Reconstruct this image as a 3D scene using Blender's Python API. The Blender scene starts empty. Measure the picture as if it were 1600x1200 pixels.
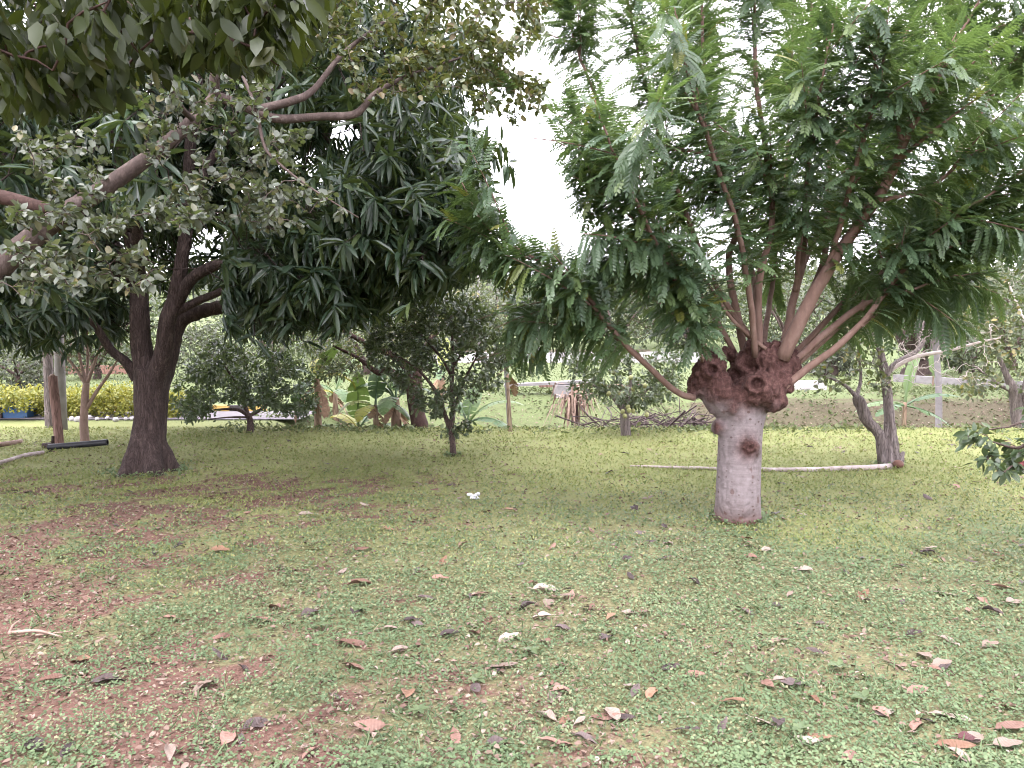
import bpy, math, random
import numpy as np
from mathutils import Matrix, Vector

# ------------------------------------------------------------------ camera, sky, sun, exposure
scene = bpy.context.scene
COL = scene.collection
F, PXC, PYC, HOR, CAMH = 1222.0, 800.0, 600.0, 520.0, 1.6      # focal length and horizon in photo pixels
PITCH = math.atan((PYC - HOR) / F)
cam_d = bpy.data.cameras.new('camera'); cam = bpy.data.objects.new('camera', cam_d); COL.objects.link(cam)
cam_d.sensor_width = 36.0; cam_d.lens = 36.0 * F / 1600.0
cam_d.clip_start = 0.05; cam_d.clip_end = 2000.0
cam.location = (0, 0, CAMH); cam.rotation_euler = (math.pi / 2 - PITCH, 0, 0)
scene.camera = cam

SUN_EL, SUN_AZ = math.radians(62), math.radians(205)             # azimuth: sun stands behind the camera, to its left... high
world = bpy.data.worlds.new('World'); scene.world = world; world.use_nodes = True
wn, wl = world.node_tree.nodes, world.node_tree.links
wn.clear()
w_out = wn.new('ShaderNodeOutputWorld'); w_bg = wn.new('ShaderNodeBackground')
w_sky = wn.new('ShaderNodeTexSky'); w_sky.sky_type = 'NISHITA'; w_sky.sun_disc = False
w_sky.sun_elevation = SUN_EL; w_sky.sun_rotation = SUN_AZ
w_mix = wn.new('ShaderNodeMix'); w_mix.data_type = 'RGBA'
w_mix.inputs[0].default_value = 0.93                             # an even white overcast over the blue
w_mix.inputs[7].default_value = (11.5, 11.15, 12.3, 1)
wl.new(w_sky.outputs[0], w_mix.inputs[6]); wl.new(w_mix.outputs[2], w_bg.inputs[0])
w_bg.inputs[1].default_value = 0.12
wl.new(w_bg.outputs[0], w_out.inputs[0])
sun_d = bpy.data.lights.new('sun', 'SUN'); sun_d.energy = 1.5; sun_d.angle = math.radians(35); sun_d.color = (1, 0.98, 0.96)
sun = bpy.data.objects.new('sun', sun_d); COL.objects.link(sun)
sun.rotation_euler = (math.pi / 2 - SUN_EL, 0, math.pi - SUN_AZ)
scene.view_settings.view_transform = 'Standard'; scene.view_settings.look = 'None'
scene.view_settings.gamma = 1.0; scene.view_settings.exposure = 2.12
cy = scene.cycles
cy.use_adaptive_sampling = True; cy.adaptive_threshold = 0.035; world.cycles.sampling_method = 'NONE'
cy.max_bounces = 6; cy.diffuse_bounces = 4; cy.glossy_bounces = 1; cy.transmission_bounces = 4; cy.transparent_max_bounces = 4
cy.use_denoising = True; cy.filter_width = 1.0; cy.caustics_reflective = False; cy.caustics_refractive = False

# ------------------------------------------------------------------ maths helpers
FWD = np.array([0, math.cos(PITCH), -math.sin(PITCH)]); UP = np.array([0, math.sin(PITCH), math.cos(PITCH)])
CAMP = np.array([0, 0, CAMH])
def P(px, py, d):
    """world point seen at photo pixel (px, py) at depth d"""
    return CAMP + d * (FWD + np.array([(px - PXC) / F, 0, 0]) - (py - PYC) / F * UP)
def PS(lst): return np.array([P(*q) for q in lst])
def G(px, py, z=0.0):
    v = FWD + np.array([(px - PXC) / F, 0, 0]) - (py - PYC) / F * UP
    return CAMP + v * ((z - CAMH) / v[2])
def project(pts):
    q = pts - CAMP; d = q @ FWD; d = np.where(np.abs(d) < 1e-3, 1e-3, d)
    return PXC + F * q[:, 0] / d, PYC - F * (q @ UP) / d, d
def sstep(a, b, x):
    t = np.clip((x - a) / (b - a), 0, 1); return t * t * (3 - 2 * t)
_tr = np.random.default_rng(7); _TA, _TB, _TC = (_tr.integers(0, 4096, 1024) for _ in range(3)); _TV = _tr.random(4096)
def vnoise(p):
    p = np.asarray(p, float); i = np.floor(p).astype(np.int64); f = p - i; u = f * f * (3 - 2 * f); r = 0; flat = np.ptp(p[:, 2]) == 0 if len(p) else False
    A = [_TA[(i[:, 0] + a) & 1023] for a in (0, 1)]; B = [_TB[(i[:, 1] + a) & 1023] for a in (0, 1)]; C_ = [_TC[(i[:, 2] + a) & 1023] for a in (0, 1)]
    X, Y, Z = (1 - u[:, 0], u[:, 0]), (1 - u[:, 1], u[:, 1]), (1 - u[:, 2], u[:, 2])
    for c in ((0,) if flat else (0, 1)):
        for a in (0, 1):
            for b in (0, 1):
                w = X[a] * Y[b]; w = w if flat else w * Z[c]; r = r + w * _TV[(A[a] + B[b] + C_[c]) & 4095]
    return r
def fbm(p, oct=4):
    p = np.asarray(p, float); r, a, s = 0, 0.5, 0
    for o in range(oct):
        r = r + a * vnoise(p + 17.3 * o); s += a; a *= 0.5; p = p * 2.03
    return r / s
def fbm2(x, y, s, oct=4, seed=0.0):
    return fbm(np.stack([x * s, y * s, np.full_like(x, seed)], 1), oct)
def nrm(v):
    v = np.asarray(v, float); return v / np.maximum(np.linalg.norm(v, axis=-1, keepdims=True), 1e-9)
def frames(pos, d, n, s):
    """matrices (k,3,4): local x along d, z near n, scaled by s"""
    x = nrm(d); z = nrm(n - (n * x).sum(1, keepdims=True) * x); y = np.cross(z, x)
    s = np.broadcast_to(np.asarray(s, float), (len(pos),))[:, None]
    return np.stack([x * s, y * s, z * s, pos], 2)
def spline(pts, n):
    """Catmull-Rom through rows of pts (any width), n samples"""
    pts = np.asarray(pts, float)
    if len(pts) < 3:
        t = np.linspace(0, 1, n)[:, None]; return pts[0] * (1 - t) + pts[-1] * t
    q = np.vstack([2 * pts[0] - pts[1], pts, 2 * pts[-1] - pts[-2]])
    u = np.linspace(0, len(pts) - 1 - 1e-6, n); i = u.astype(int); t = (u - i)[:, None]
    a, b, c, d = q[i], q[i + 1], q[i + 2], q[i + 3]
    return 0.5 * (2 * b + (c - a) * t + (2 * a - 5 * b + 4 * c - d) * t ** 2 + (3 * b - a - 3 * c + d) * t ** 3)

# ------------------------------------------------------------------ mesh helpers
class MB:
    def __init__(self): self.v, self.f, self.n = [], [], 0
    def add(self, v, f):
        self.v.append(np.asarray(v, float)); self.f += [tuple(int(a) + self.n for a in q) for q in f]; self.n += len(v); return self
    def box(self, c, s, rz=0.0, taper=1.0, rx=0.0, ry=0.0):
        x, y, z = s[0] / 2, s[1] / 2, s[2] / 2
        v = np.array([(-x, -y, -z), (x, -y, -z), (x, y, -z), (-x, y, -z), (-x * taper, -y * taper, z), (x * taper, -y * taper, z), (x * taper, y * taper, z), (-x * taper, y * taper, z)])
        R = np.array((Matrix.Rotation(rz, 3, 'Z') @ Matrix.Rotation(ry, 3, 'Y') @ Matrix.Rotation(rx, 3, 'X')))
        return self.add(v @ R.T + np.asarray(c), [(0, 3, 2, 1), (4, 5, 6, 7), (0, 1, 5, 4), (1, 2, 6, 5), (2, 3, 7, 6), (3, 0, 4, 7)])
    def tube(self, pts, rad, sides=8, caps=True, rough=0.0, seed=0):
        v, f = tube_geo(pts, rad, sides, caps, rough, seed); return self.add(v, f)
    def blob(self, c, r, n=10, rough=0.0, seed=0.0):
        th = np.linspace(0, math.pi, n // 2 + 2)[1:-1]; ph = np.linspace(0, 2 * math.pi, n, endpoint=False)
        d = np.array([(0, 0, 1)] + [(math.sin(t) * math.cos(p), math.sin(t) * math.sin(p), math.cos(t)) for t in th for p in ph] + [(0, 0, -1)])
        k = 1 + rough * (fbm(d * 1.7 + seed, 3) - 0.5) * 2
        v = d * np.asarray(r) * k[:, None] + np.asarray(c); m = len(th); f = []
        for j in range(n):
            f.append((0, 1 + j, 1 + (j + 1) % n)); f.append((1 + (m - 1) * n + (j + 1) % n, 1 + (m - 1) * n + j, 1 + m * n))
            for i in range(m - 1):
                f.append((1 + i * n + j, 1 + (i + 1) * n + j, 1 + (i + 1) * n + (j + 1) % n, 1 + i * n + (j + 1) % n))
        return self.add(v, f)
    def V(self): return np.concatenate(self.v)
    def mesh(self, name, mat, smooth=True):
        me = bpy.data.meshes.new(name); me.from_pydata(self.V().tolist(), [], self.f)
        me.polygons.foreach_set('use_smooth', [smooth] * len(me.polygons)); me.materials.append(mat); me.update(); return me
    def build(self, name, mat, parent=None, smooth=True): return obj(name, self.mesh(name, mat, smooth), parent)
def tube_geo(pts, rad, sides=8, caps=True, rough=0.0, seed=0):
    pts = np.asarray(pts, float); n = len(pts); rad = np.broadcast_to(np.asarray(rad, float), (n,))
    t = nrm(np.gradient(pts, axis=0)); u = np.cross(t[0], (0, 0, 1.0))
    if np.linalg.norm(u) < 0.05: u = np.cross(t[0], (1.0, 0, 0))
    u = nrm(u); a = np.linspace(0, 2 * math.pi, sides, endpoint=False); V = []
    for i in range(n):
        u = nrm(u - t[i] * (u @ t[i])); w = np.cross(t[i], u)
        V.append(pts[i] + rad[i] * (np.cos(a)[:, None] * u + np.sin(a)[:, None] * w))
    V = np.concatenate(V)
    if rough:
        c = np.repeat(pts, sides, 0); V = c + (V - c) * (1 + rough * 2 * (fbm(V * 6 + seed, 3) - 0.5))[:, None]
    f = [(i * sides + j, i * sides + (j + 1) % sides, (i + 1) * sides + (j + 1) % sides, (i + 1) * sides + j) for i in range(n - 1) for j in range(sides)]
    if caps: f += [tuple(range(sides))[::-1], tuple((n - 1) * sides + j for j in range(sides))]
    return V, f
def obj(name, me, parent=None):
    o = bpy.data.objects.new(name, me); COL.objects.link(o)
    if parent is not None: o.parent = parent
    return o
def fast_mesh(name, V, faces, mat, smooth=False, attrs=None):
    """faces: (m,k) array; attrs: point float arrays"""
    me = bpy.data.meshes.new(name); m, k = faces.shape
    me.vertices.add(len(V)); me.vertices.foreach_set('co', np.ascontiguousarray(V, np.float32).ravel())
    me.loops.add(m * k); me.loops.foreach_set('vertex_index', np.ascontiguousarray(faces, np.int32).ravel())
    me.polygons.add(m); me.polygons.foreach_set('loop_start', np.arange(0, m * k, k, dtype=np.int32))
    me.polygons.foreach_set('use_smooth', np.full(m, smooth))
    for nme, arr in (attrs or {}).items():
        a = me.attributes.new(nme, 'FLOAT', 'POINT'); a.data.foreach_set('value', np.ascontiguousarray(arr, np.float32))
    me.materials.append(mat); me.update(calc_edges=True); return me
def tag(o, label=None, cat=None, group=None, kind=None):
    if label: o['label'] = label
    if cat: o['category'] = cat
    if group: o['group'] = group
    if kind: o['kind'] = kind
    return o
def thing(name, label, cat, loc, group=None):
    o = bpy.data.objects.new(name, None); COL.objects.link(o); o.location = Vector(tuple(float(a) for a in loc)); o.empty_display_size = 0.2
    return tag(o, label, cat, group)
def under(o, root):
    """parent o to root, keeping its world coordinates"""
    o.parent = root; o.matrix_parent_inverse = Matrix.Translation(-root.location); return o
def blend(mb, voxel):
    """merge the closed pieces of mb into one skin; returns vertices, quads, normals"""
    me = mb.mesh('tmp', MAT_TMP); o = obj('tmp', me); r = o.modifiers.new('r', 'REMESH'); r.mode = 'VOXEL'; r.voxel_size = voxel
    dg = bpy.context.evaluated_depsgraph_get(); m2 = bpy.data.meshes.new_from_object(o.evaluated_get(dg))
    n = len(m2.vertices); V = np.empty(n * 3); m2.vertices.foreach_get('co', V); V = V.reshape(-1, 3)
    N = np.array([v.normal[:] for v in m2.vertices]); FQ = np.array([tuple(p.vertices) for p in m2.polygons])
    bpy.data.objects.remove(o); bpy.data.meshes.remove(me); bpy.data.meshes.remove(m2); return V, FQ, N
def smooth_skin(V, FQ, it):
    n = len(V); e = np.concatenate([FQ[:, [i, (i + 1) % 4]] for i in range(4)])
    for _ in range(it):
        s = np.zeros_like(V); c = np.zeros(n)
        for a, b in ((0, 1), (1, 0)):
            np.add.at(s, e[:, a], V[e[:, b]]); np.add.at(c, e[:, a], 1)
        V = 0.5 * V + 0.5 * s / np.maximum(c, 1)[:, None]
    return V
def vnormals(V, FQ):
    fn = np.cross(V[FQ[:, 2]] - V[FQ[:, 0]], V[FQ[:, 3]] - V[FQ[:, 1]]); N = np.zeros_like(V)
    for i in range(4): np.add.at(N, FQ[:, i], fn)
    return nrm(N)

# ------------------------------------------------------------------ materials
def new_mat(name):
    m = bpy.data.materials.new(name); m.use_nodes = True; nt = m.node_tree; nt.nodes.clear()
    return m, nt, nt.nodes.new('ShaderNodeOutputMaterial')
MAT_TMP = bpy.data.materials.new('tmp')
def node(nt, typ, **kw):
    n = nt.nodes.new(typ)
    for k, v in kw.items(): setattr(n, k, v)
    return n
def ramp(nt, fac, stops):
    r = node(nt, 'ShaderNodeValToRGB'); e = r.color_ramp.elements
    while len(e) < len(stops): e.new(0.5)
    for q, (p, c) in zip(e, stops): q.position = p; q.color = (*c, 1)
    nt.links.new(fac, r.inputs[0]); return r.outputs[0]
def math_n(nt, op, a, b=None):
    m = node(nt, 'ShaderNodeMath', operation=op)
    for i, q in enumerate((a, b)):
        if q is None: continue
        if isinstance(q, (int, float)): m.inputs[i].default_value = q
        else: nt.links.new(q, m.inputs[i])
    return m.outputs[0]
def mixc(nt, fac, a, b, mode='MIX'):
    m = node(nt, 'ShaderNodeMix', data_type='RGBA', blend_type=mode)
    for i, q in ((0, fac), (6, a), (7, b)):
        if isinstance(q, (int, float)): m.inputs[i].default_value = q
        elif isinstance(q, tuple): m.inputs[i].default_value = (*q, 1)
        else: nt.links.new(q, m.inputs[i])
    return m.outputs[2]
def noise_n(nt, scale, detail=4, vec=None, rough=0.55):
    n = node(nt, 'ShaderNodeTexNoise'); n.inputs['Scale'].default_value = scale; n.inputs['Detail'].default_value = detail; n.inputs['Roughness'].default_value = rough
    if vec is not None: nt.links.new(vec, n.inputs['Vector'])
    return n.outputs[0]
def coords(nt, scale=(1, 1, 1), which='Object'):
    t = node(nt, 'ShaderNodeTexCoord'); m = node(nt, 'ShaderNodeMapping'); m.inputs['Scale'].default_value = scale
    nt.links.new(t.outputs[which], m.inputs[0]); return m.outputs[0]
def bump(nt, h, strength, dist):
    b = node(nt, 'ShaderNodeBump'); b.inputs['Strength'].default_value = strength; b.inputs['Distance'].default_value = dist
    nt.links.new(h, b.inputs['Height']); return b.outputs[0]
def principled(nt, col, rough=0.6, spec=0.4, normal=None):
    p = node(nt, 'ShaderNodeBsdfPrincipled')
    if isinstance(col, tuple): p.inputs['Base Color'].default_value = (*col, 1)
    else: nt.links.new(col, p.inputs['Base Color'])
    if isinstance(rough, (int, float)): p.inputs['Roughness'].default_value = rough
    else: nt.links.new(rough, p.inputs['Roughness'])
    p.inputs['Specular IOR Level'].default_value = spec
    if normal is not None: nt.links.new(normal, p.inputs['Normal'])
    return p
def mat_leaf(name, stops, rough=0.42, trans=0.3, tcol=(0.16, 0.22, 0.03), spec=0.5):
    """leaf blade: hue varies from leaf to leaf, light shines through"""
    m, nt, out = new_mat(name)
    at = node(nt, 'ShaderNodeAttribute', attribute_name='rnd'); oi = node(nt, 'ShaderNodeObjectInfo')
    r = math_n(nt, 'FRACT', math_n(nt, 'ADD', at.outputs['Fac'], oi.outputs['Random']))
    c = ramp(nt, r, stops)
    c = mixc(nt, math_n(nt, 'MULTIPLY', noise_n(nt, 30, 2, coords(nt)), 0.35), c, (0.02, 0.03, 0.01), 'MIX')
    p = principled(nt, c, rough, spec)
    t = node(nt, 'ShaderNodeBsdfTranslucent'); tc = mixc(nt, 0.6, c, tcol); nt.links.new(tc, t.inputs[0])
    mx = node(nt, 'ShaderNodeMixShader'); mx.inputs[0].default_value = trans
    nt.links.new(p.outputs[0], mx.inputs[1]); nt.links.new(t.outputs[0], mx.inputs[2]); nt.links.new(mx.outputs[0], out.inputs[0]); return m
def mat_bark(name, c1, c2, c3, scale=9.0, stretch=0.25, bstr=0.7, bdist=0.02, rough=0.85, ck=1.0):
    m, nt, out = new_mat(name); v = coords(nt, (1, 1, stretch))
    n1 = noise_n(nt, scale, 6, v, 0.65); n2 = noise_n(nt, scale * 0.3, 3, coords(nt), 0.5)
    vo = node(nt, 'ShaderNodeTexVoronoi', feature='DISTANCE_TO_EDGE'); vo.inputs['Scale'].default_value = scale * 1.6; wv = node(nt, 'ShaderNodeVectorMath', operation='ADD'); nt.links.new(v, wv.inputs[0]); wn_ = node(nt, 'ShaderNodeTexNoise'); wn_.inputs['Scale'].default_value = scale * 0.8; nt.links.new(v, wn_.inputs['Vector'])
    ws = node(nt, 'ShaderNodeVectorMath', operation='SCALE'); ws.inputs[3].default_value = 0.12; nt.links.new(wn_.outputs[1], ws.inputs[0]); nt.links.new(ws.outputs[0], wv.inputs[1]); nt.links.new(wv.outputs[0], vo.inputs['Vector'])
    crack = math_n(nt, 'MAXIMUM', math_n(nt, 'MINIMUM', math_n(nt, 'MULTIPLY', vo.outputs[0], 7.0), 1.0), 1.0 - ck)
    h = math_n(nt, 'ADD', math_n(nt, 'MULTIPLY', crack, 0.35), n1)
    c = ramp(nt, n1, [(0.25, c1), (0.5, c2), (0.75, c3)])
    c = mixc(nt, math_n(nt, 'MULTIPLY', n2, 0.5), c, tuple(0.6 * a for a in c2), 'MIX')
    c = mixc(nt, math_n(nt, 'MULTIPLY', math_n(nt, 'SUBTRACT', 1.0, crack), 0.6), c, tuple(0.35 * a for a in c1))
    nt.links.new(principled(nt, c, rough, 0.2, bump(nt, h, bstr, bdist)).outputs[0], out.inputs[0]); return m
def mat_plain(name, c1, c2, scale=6.0, rough=0.8, bstr=0.3, bdist=0.01, spec=0.3, metal=0.0):
    m, nt, out = new_mat(name); n1 = noise_n(nt, scale, 6, coords(nt), 0.6)
    c = ramp(nt, n1, [(0.3, c1), (0.7, c2)])
    p = principled(nt, c, rough, spec, bump(nt, n1, bstr, bdist)); p.inputs['Metallic'].default_value = metal
    nt.links.new(p.outputs[0], out.inputs[0]); return m

M = {}
M['mango'] = mat_leaf('mango_leaf', [(0.0, (0.024, 0.043, 0.030)), (0.5, (0.032, 0.058, 0.035)), (0.85, (0.045, 0.076, 0.038)), (1.0, (0.075, 0.10, 0.035))], 0.36, 0.18)
M['pinnate'] = mat_leaf('pinnate_leaf', [(0.0, (0.050, 0.088, 0.050)), (0.45, (0.070, 0.116, 0.063)), (0.85, (0.098, 0.150, 0.072)), (0.97, (0.125, 0.175, 0.06)), (1.0, (0.22, 0.19, 0.04))], 0.38, 0.38, (0.145, 0.225, 0.03))
M['round'] = mat_leaf('round_leaf', [(0.0, (0.058, 0.068, 0.049)), (0.5, (0.082, 0.092, 0.066)), (0.9, (0.115, 0.122, 0.09)), (1.0, (0.15, 0.12, 0.045))], 0.42, 0.22)
M['round_old'] = mat_leaf('yellowing_leaf', [(0.0, (0.045, 0.066, 0.026)), (0.5, (0.068, 0.088, 0.034)), (0.85, (0.11, 0.115, 0.044)), (1.0, (0.16, 0.11, 0.05))], 0.42, 0.35, (0.14, 0.15, 0.02))
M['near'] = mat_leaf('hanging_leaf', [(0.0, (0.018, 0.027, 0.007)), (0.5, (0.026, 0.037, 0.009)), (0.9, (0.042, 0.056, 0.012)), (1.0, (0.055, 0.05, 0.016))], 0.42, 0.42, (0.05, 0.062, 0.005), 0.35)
M['citrus'] = mat_leaf('citrus_leaf', [(0.0, (0.034, 0.055, 0.028)), (0.5, (0.052, 0.082, 0.040)), (1.0, (0.095, 0.122, 0.064))], 0.40, 0.22)
M['orchard'] = mat_leaf('orchard_leaf', [(0.0, (0.035, 0.05, 0.03)), (0.5, (0.06, 0.085, 0.045)), (1.0, (0.13, 0.15, 0.10))], 0.40, 0.2)
M['grey_leaf'] = mat_leaf('grey_leaf', [(0.0, (0.06, 0.075, 0.045)), (0.5, (0.10, 0.115, 0.07)), (0.85, (0.16, 0.16, 0.10)), (1.0, (0.25, 0.19, 0.06))], 0.5, 0.25)
M['lime_leaf'] = mat_leaf('lime_leaf', [(0.0, (0.07, 0.12, 0.03)), (0.5, (0.11, 0.17, 0.05)), (1.0, (0.19, 0.23, 0.08))], 0.45, 0.3)
M['golden'] = mat_leaf('golden_leaf', [(0.0, (0.14, 0.17, 0.03)), (0.5, (0.25, 0.255, 0.045)), (1.0, (0.37, 0.34, 0.075))], 0.5, 0.3, (0.34, 0.32, 0.04))
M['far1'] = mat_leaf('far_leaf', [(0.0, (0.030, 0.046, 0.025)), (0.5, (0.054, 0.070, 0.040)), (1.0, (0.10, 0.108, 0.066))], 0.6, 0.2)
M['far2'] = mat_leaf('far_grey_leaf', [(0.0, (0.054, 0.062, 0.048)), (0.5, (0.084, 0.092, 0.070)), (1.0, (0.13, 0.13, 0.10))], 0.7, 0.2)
M['banana'] = mat_leaf('banana_leaf', [(0.0, (0.065, 0.125, 0.06)), (0.5, (0.085, 0.15, 0.06)), (1.0, (0.12, 0.18, 0.055))], 0.42, 0.3, (0.14, 0.21, 0.03))
M['banana_dry'] = mat_plain('dry_banana_leaf', (0.16, 0.09, 0.06), (0.34, 0.22, 0.15), 14)
M['banana_yellow'] = mat_leaf('yellow_banana_leaf', [(0.0, (0.32, 0.30, 0.05)), (1.0, (0.22, 0.26, 0.06))], 0.5, 0.3, (0.4, 0.35, 0.05))
M['cover'] = mat_leaf('ground_cover_leaf', [(0.0, (0.074, 0.112, 0.054)), (0.5, (0.126, 0.178, 0.086)), (0.85, (0.18, 0.232, 0.12)), (1.0, (0.25, 0.225, 0.13))], 0.55, 0.2, (0.17, 0.23, 0.05), 0.3)
M['cover_far'] = mat_leaf('grass_leaf', [(0.0, (0.145, 0.175, 0.055)), (0.5, (0.205, 0.235, 0.080)), (0.85, (0.26, 0.272, 0.108)), (1.0, (0.28, 0.23, 0.115))], 0.6, 0.2, (0.23, 0.27, 0.05), 0.25)
M['field'] = mat_leaf('field_grass_blade', [(0.0, (0.07, 0.092, 0.036)), (0.6, (0.11, 0.135, 0.058)), (1.0, (0.16, 0.17, 0.08))], 0.6, 0.2, (0.12, 0.15, 0.04), 0.25)
M['straw'] = mat_leaf('straw_bit', [(0.0, (0.085, 0.045, 0.036)), (0.4, (0.155, 0.095, 0.078)), (0.8, (0.24, 0.17, 0.14)), (1.0, (0.33, 0.27, 0.225))], 0.8, 0.05, (0.2, 0.12, 0.06), 0.2)
M['bark_mango'] = mat_bark('mango_bark', (0.032, 0.023, 0.021), (0.066, 0.045, 0.041), (0.145, 0.105, 0.097), 26, 0.16, 1.0, 0.02)
M['bark_limb'] = mat_bark('limb_bark', (0.034, 0.019, 0.016), (0.062, 0.035, 0.030), (0.12, 0.078, 0.068), 16, 0.5, 0.6, 0.01, ck=.35)
M['bark_pink'] = mat_bark('grey_brown_bark', (0.040, 0.029, 0.026), (0.074, 0.052, 0.046), (0.15, 0.115, 0.105), 18, 0.5, 0.7, 0.010, ck=.35)
M['bark_shoot'] = mat_bark('shoot_bark', (0.115, 0.070, 0.056), (0.17, 0.106, 0.087), (0.24, 0.165, 0.14), 20, 0.4, 0.25, 0.003, ck=0.)
M['bark_dark'] = mat_bark('dark_bark', (0.045, 0.03, 0.028), (0.09, 0.062, 0.055), (0.16, 0.12, 0.105), 20, 0.3, 0.6, 0.01)
M['bark_grey'] = mat_bark('grey_bark', (0.095, 0.075, 0.070), (0.175, 0.142, 0.135), (0.31, 0.265, 0.258), 22, 0.12, 0.9, 0.015)
M['bark_beige'] = mat_bark('beige_bark', (0.17, 0.115, 0.087), (0.26, 0.18, 0.145), (0.34, 0.26, 0.215), 14, 0.3, 0.4, 0.008, ck=.2)
M['twig_pale'] = mat_plain('pale_twig', (0.30, 0.24, 0.22), (0.48, 0.42, 0.40), 20)
M['wood_post'] = mat_bark('post_wood', (0.12, 0.07, 0.055), (0.20, 0.12, 0.10), (0.28, 0.18, 0.15), 14, 0.1, 0.6, 0.01)
M['pale_stem'] = mat_plain('pale_grey_stem', (0.15, 0.135, 0.138), (0.225, 0.208, 0.212), 9)
M['concrete'] = mat_plain('concrete', (0.15, 0.136, 0.138), (0.24, 0.222, 0.227), 5)
M['whitewash'] = mat_plain('whitewash', (0.27, 0.245, 0.255), (0.46, 0.435, 0.445), 2.5, 0.85)
M['white_pole'] = mat_plain('peeled_pole', (0.22, 0.17, 0.155), (0.46, 0.40, 0.385), 14)
M['black_plastic'] = mat_plain('black_plastic', (0.012, 0.012, 0.015), (0.03, 0.03, 0.034), 10, 0.4)
M['blue'] = mat_plain('blue_paint', (0.03, 0.075, 0.19), (0.06, 0.13, 0.27), 3, 0.5)
M['asphalt'] = mat_plain('asphalt', (0.11, 0.098, 0.105), (0.155, 0.138, 0.147), 8, 0.9)
M['yellow_paint'] = mat_plain('yellow_paint', (0.45, 0.28, 0.08), (0.60, 0.40, 0.14), 10)
M['black_paint'] = mat_plain('black_paint', (0.035, 0.03, 0.03), (0.07, 0.06, 0.06), 10)
M['dark_timber'] = mat_plain('dark_timber', (0.025, 0.018, 0.018), (0.05, 0.035, 0.033), 8)
M['brick'] = mat_plain('brick_red', (0.16, 0.08, 0.065), (0.26, 0.15, 0.12), 12)
M['brush'] = mat_bark('brushwood', (0.035, 0.025, 0.027), (0.085, 0.06, 0.062), (0.19, 0.14, 0.14), 8, 0.5, 0.4, 0.01)
M['dry_frond'] = mat_plain('dry_frond', (0.17, 0.105, 0.08), (0.33, 0.235, 0.195), 14)
M['terracotta'] = mat_plain('terracotta', (0.08, 0.042, 0.032), (0.16, 0.08, 0.06), 14)
M['plastic_white'] = mat_plain('white_plastic_film', (0.38, 0.39, 0.41), (0.55, 0.55, 0.57), 20, 0.35)
M['lemon'] = mat_plain('lemon_skin', (0.17, 0.18, 0.075), (0.26, 0.25, 0.11), 30, 0.5)
M['flower'] = mat_plain('red_petal', (0.11, 0.03, 0.035), (0.20, 0.06, 0.062), 20, 0.7)
M['rock_white'] = M['whitewash']

def mat_ground():
    m, nt, out = new_mat('lawn_and_soil'); v = coords(nt)
    at = node(nt, 'ShaderNodeAttribute', attribute_name='cover').outputs['Fac']
    li = node(nt, 'ShaderNodeAttribute', attribute_name='litter').outputs['Fac']
    n1, n2, n3 = noise_n(nt, 9, 6, v, 0.7), noise_n(nt, 45, 4, v, 0.7), noise_n(nt, 1.3, 4, v)
    soil = ramp(nt, n2, [(0.25, (0.072, 0.038, 0.030)), (0.5, (0.132, 0.073, 0.057)), (0.8, (0.205, 0.132, 0.105))])
    green = ramp(nt, n2, [(0.2, (0.10, 0.115, 0.042)), (0.5, (0.185, 0.20, 0.078)), (0.8, (0.265, 0.265, 0.115))])
    green = mixc(nt, math_n(nt, 'MULTIPLY', n3, 0.6), green, (0.165, 0.175, 0.065))
    thatch = ramp(nt, n2, [(0.25, (0.06, 0.056, 0.03)), (0.5, (0.13, 0.122, 0.063)), (0.8, (0.22, 0.195, 0.11))])
    green = mixc(nt, node(nt, 'ShaderNodeAttribute', attribute_name='mown').outputs['Fac'], thatch, green)
    brown = ramp(nt, n2, [(0.25, (0.04, 0.033, 0.022)), (0.55, (0.085, 0.072, 0.046)), (0.85, (0.16, 0.135, 0.095))])
    k = math_n(nt, 'ADD', at, math_n(nt, 'MULTIPLY', math_n(nt, 'SUBTRACT', n1, 0.5), 0.9))
    f = ramp(nt, k, [(0.40, (0, 0, 0)), (0.60, (1, 1, 1))])
    field = ramp(nt, n2, [(0.25, (0.065, 0.085, 0.035)), (0.5, (0.105, 0.128, 0.056)), (0.8, (0.15, 0.165, 0.08))])
    green = mixc(nt, node(nt, 'ShaderNodeAttribute', attribute_name='field').outputs['Fac'], green, field)
    c = mixc(nt, f, soil, green)
    kl = math_n(nt, 'ADD', li, math_n(nt, 'MULTIPLY', math_n(nt, 'SUBTRACT', n1, 0.5), 0.7))
    c = mixc(nt, ramp(nt, kl, [(0.4, (0, 0, 0)), (0.65, (1, 1, 1))]), c, brown)
    h = math_n(nt, 'ADD', n2, n1)
    nt.links.new(principled(nt, c, 0.95, 0.15, bump(nt, h, 0.6, 0.02)).outputs[0], out.inputs[0]); return m
M['ground'] = mat_ground()

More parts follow.
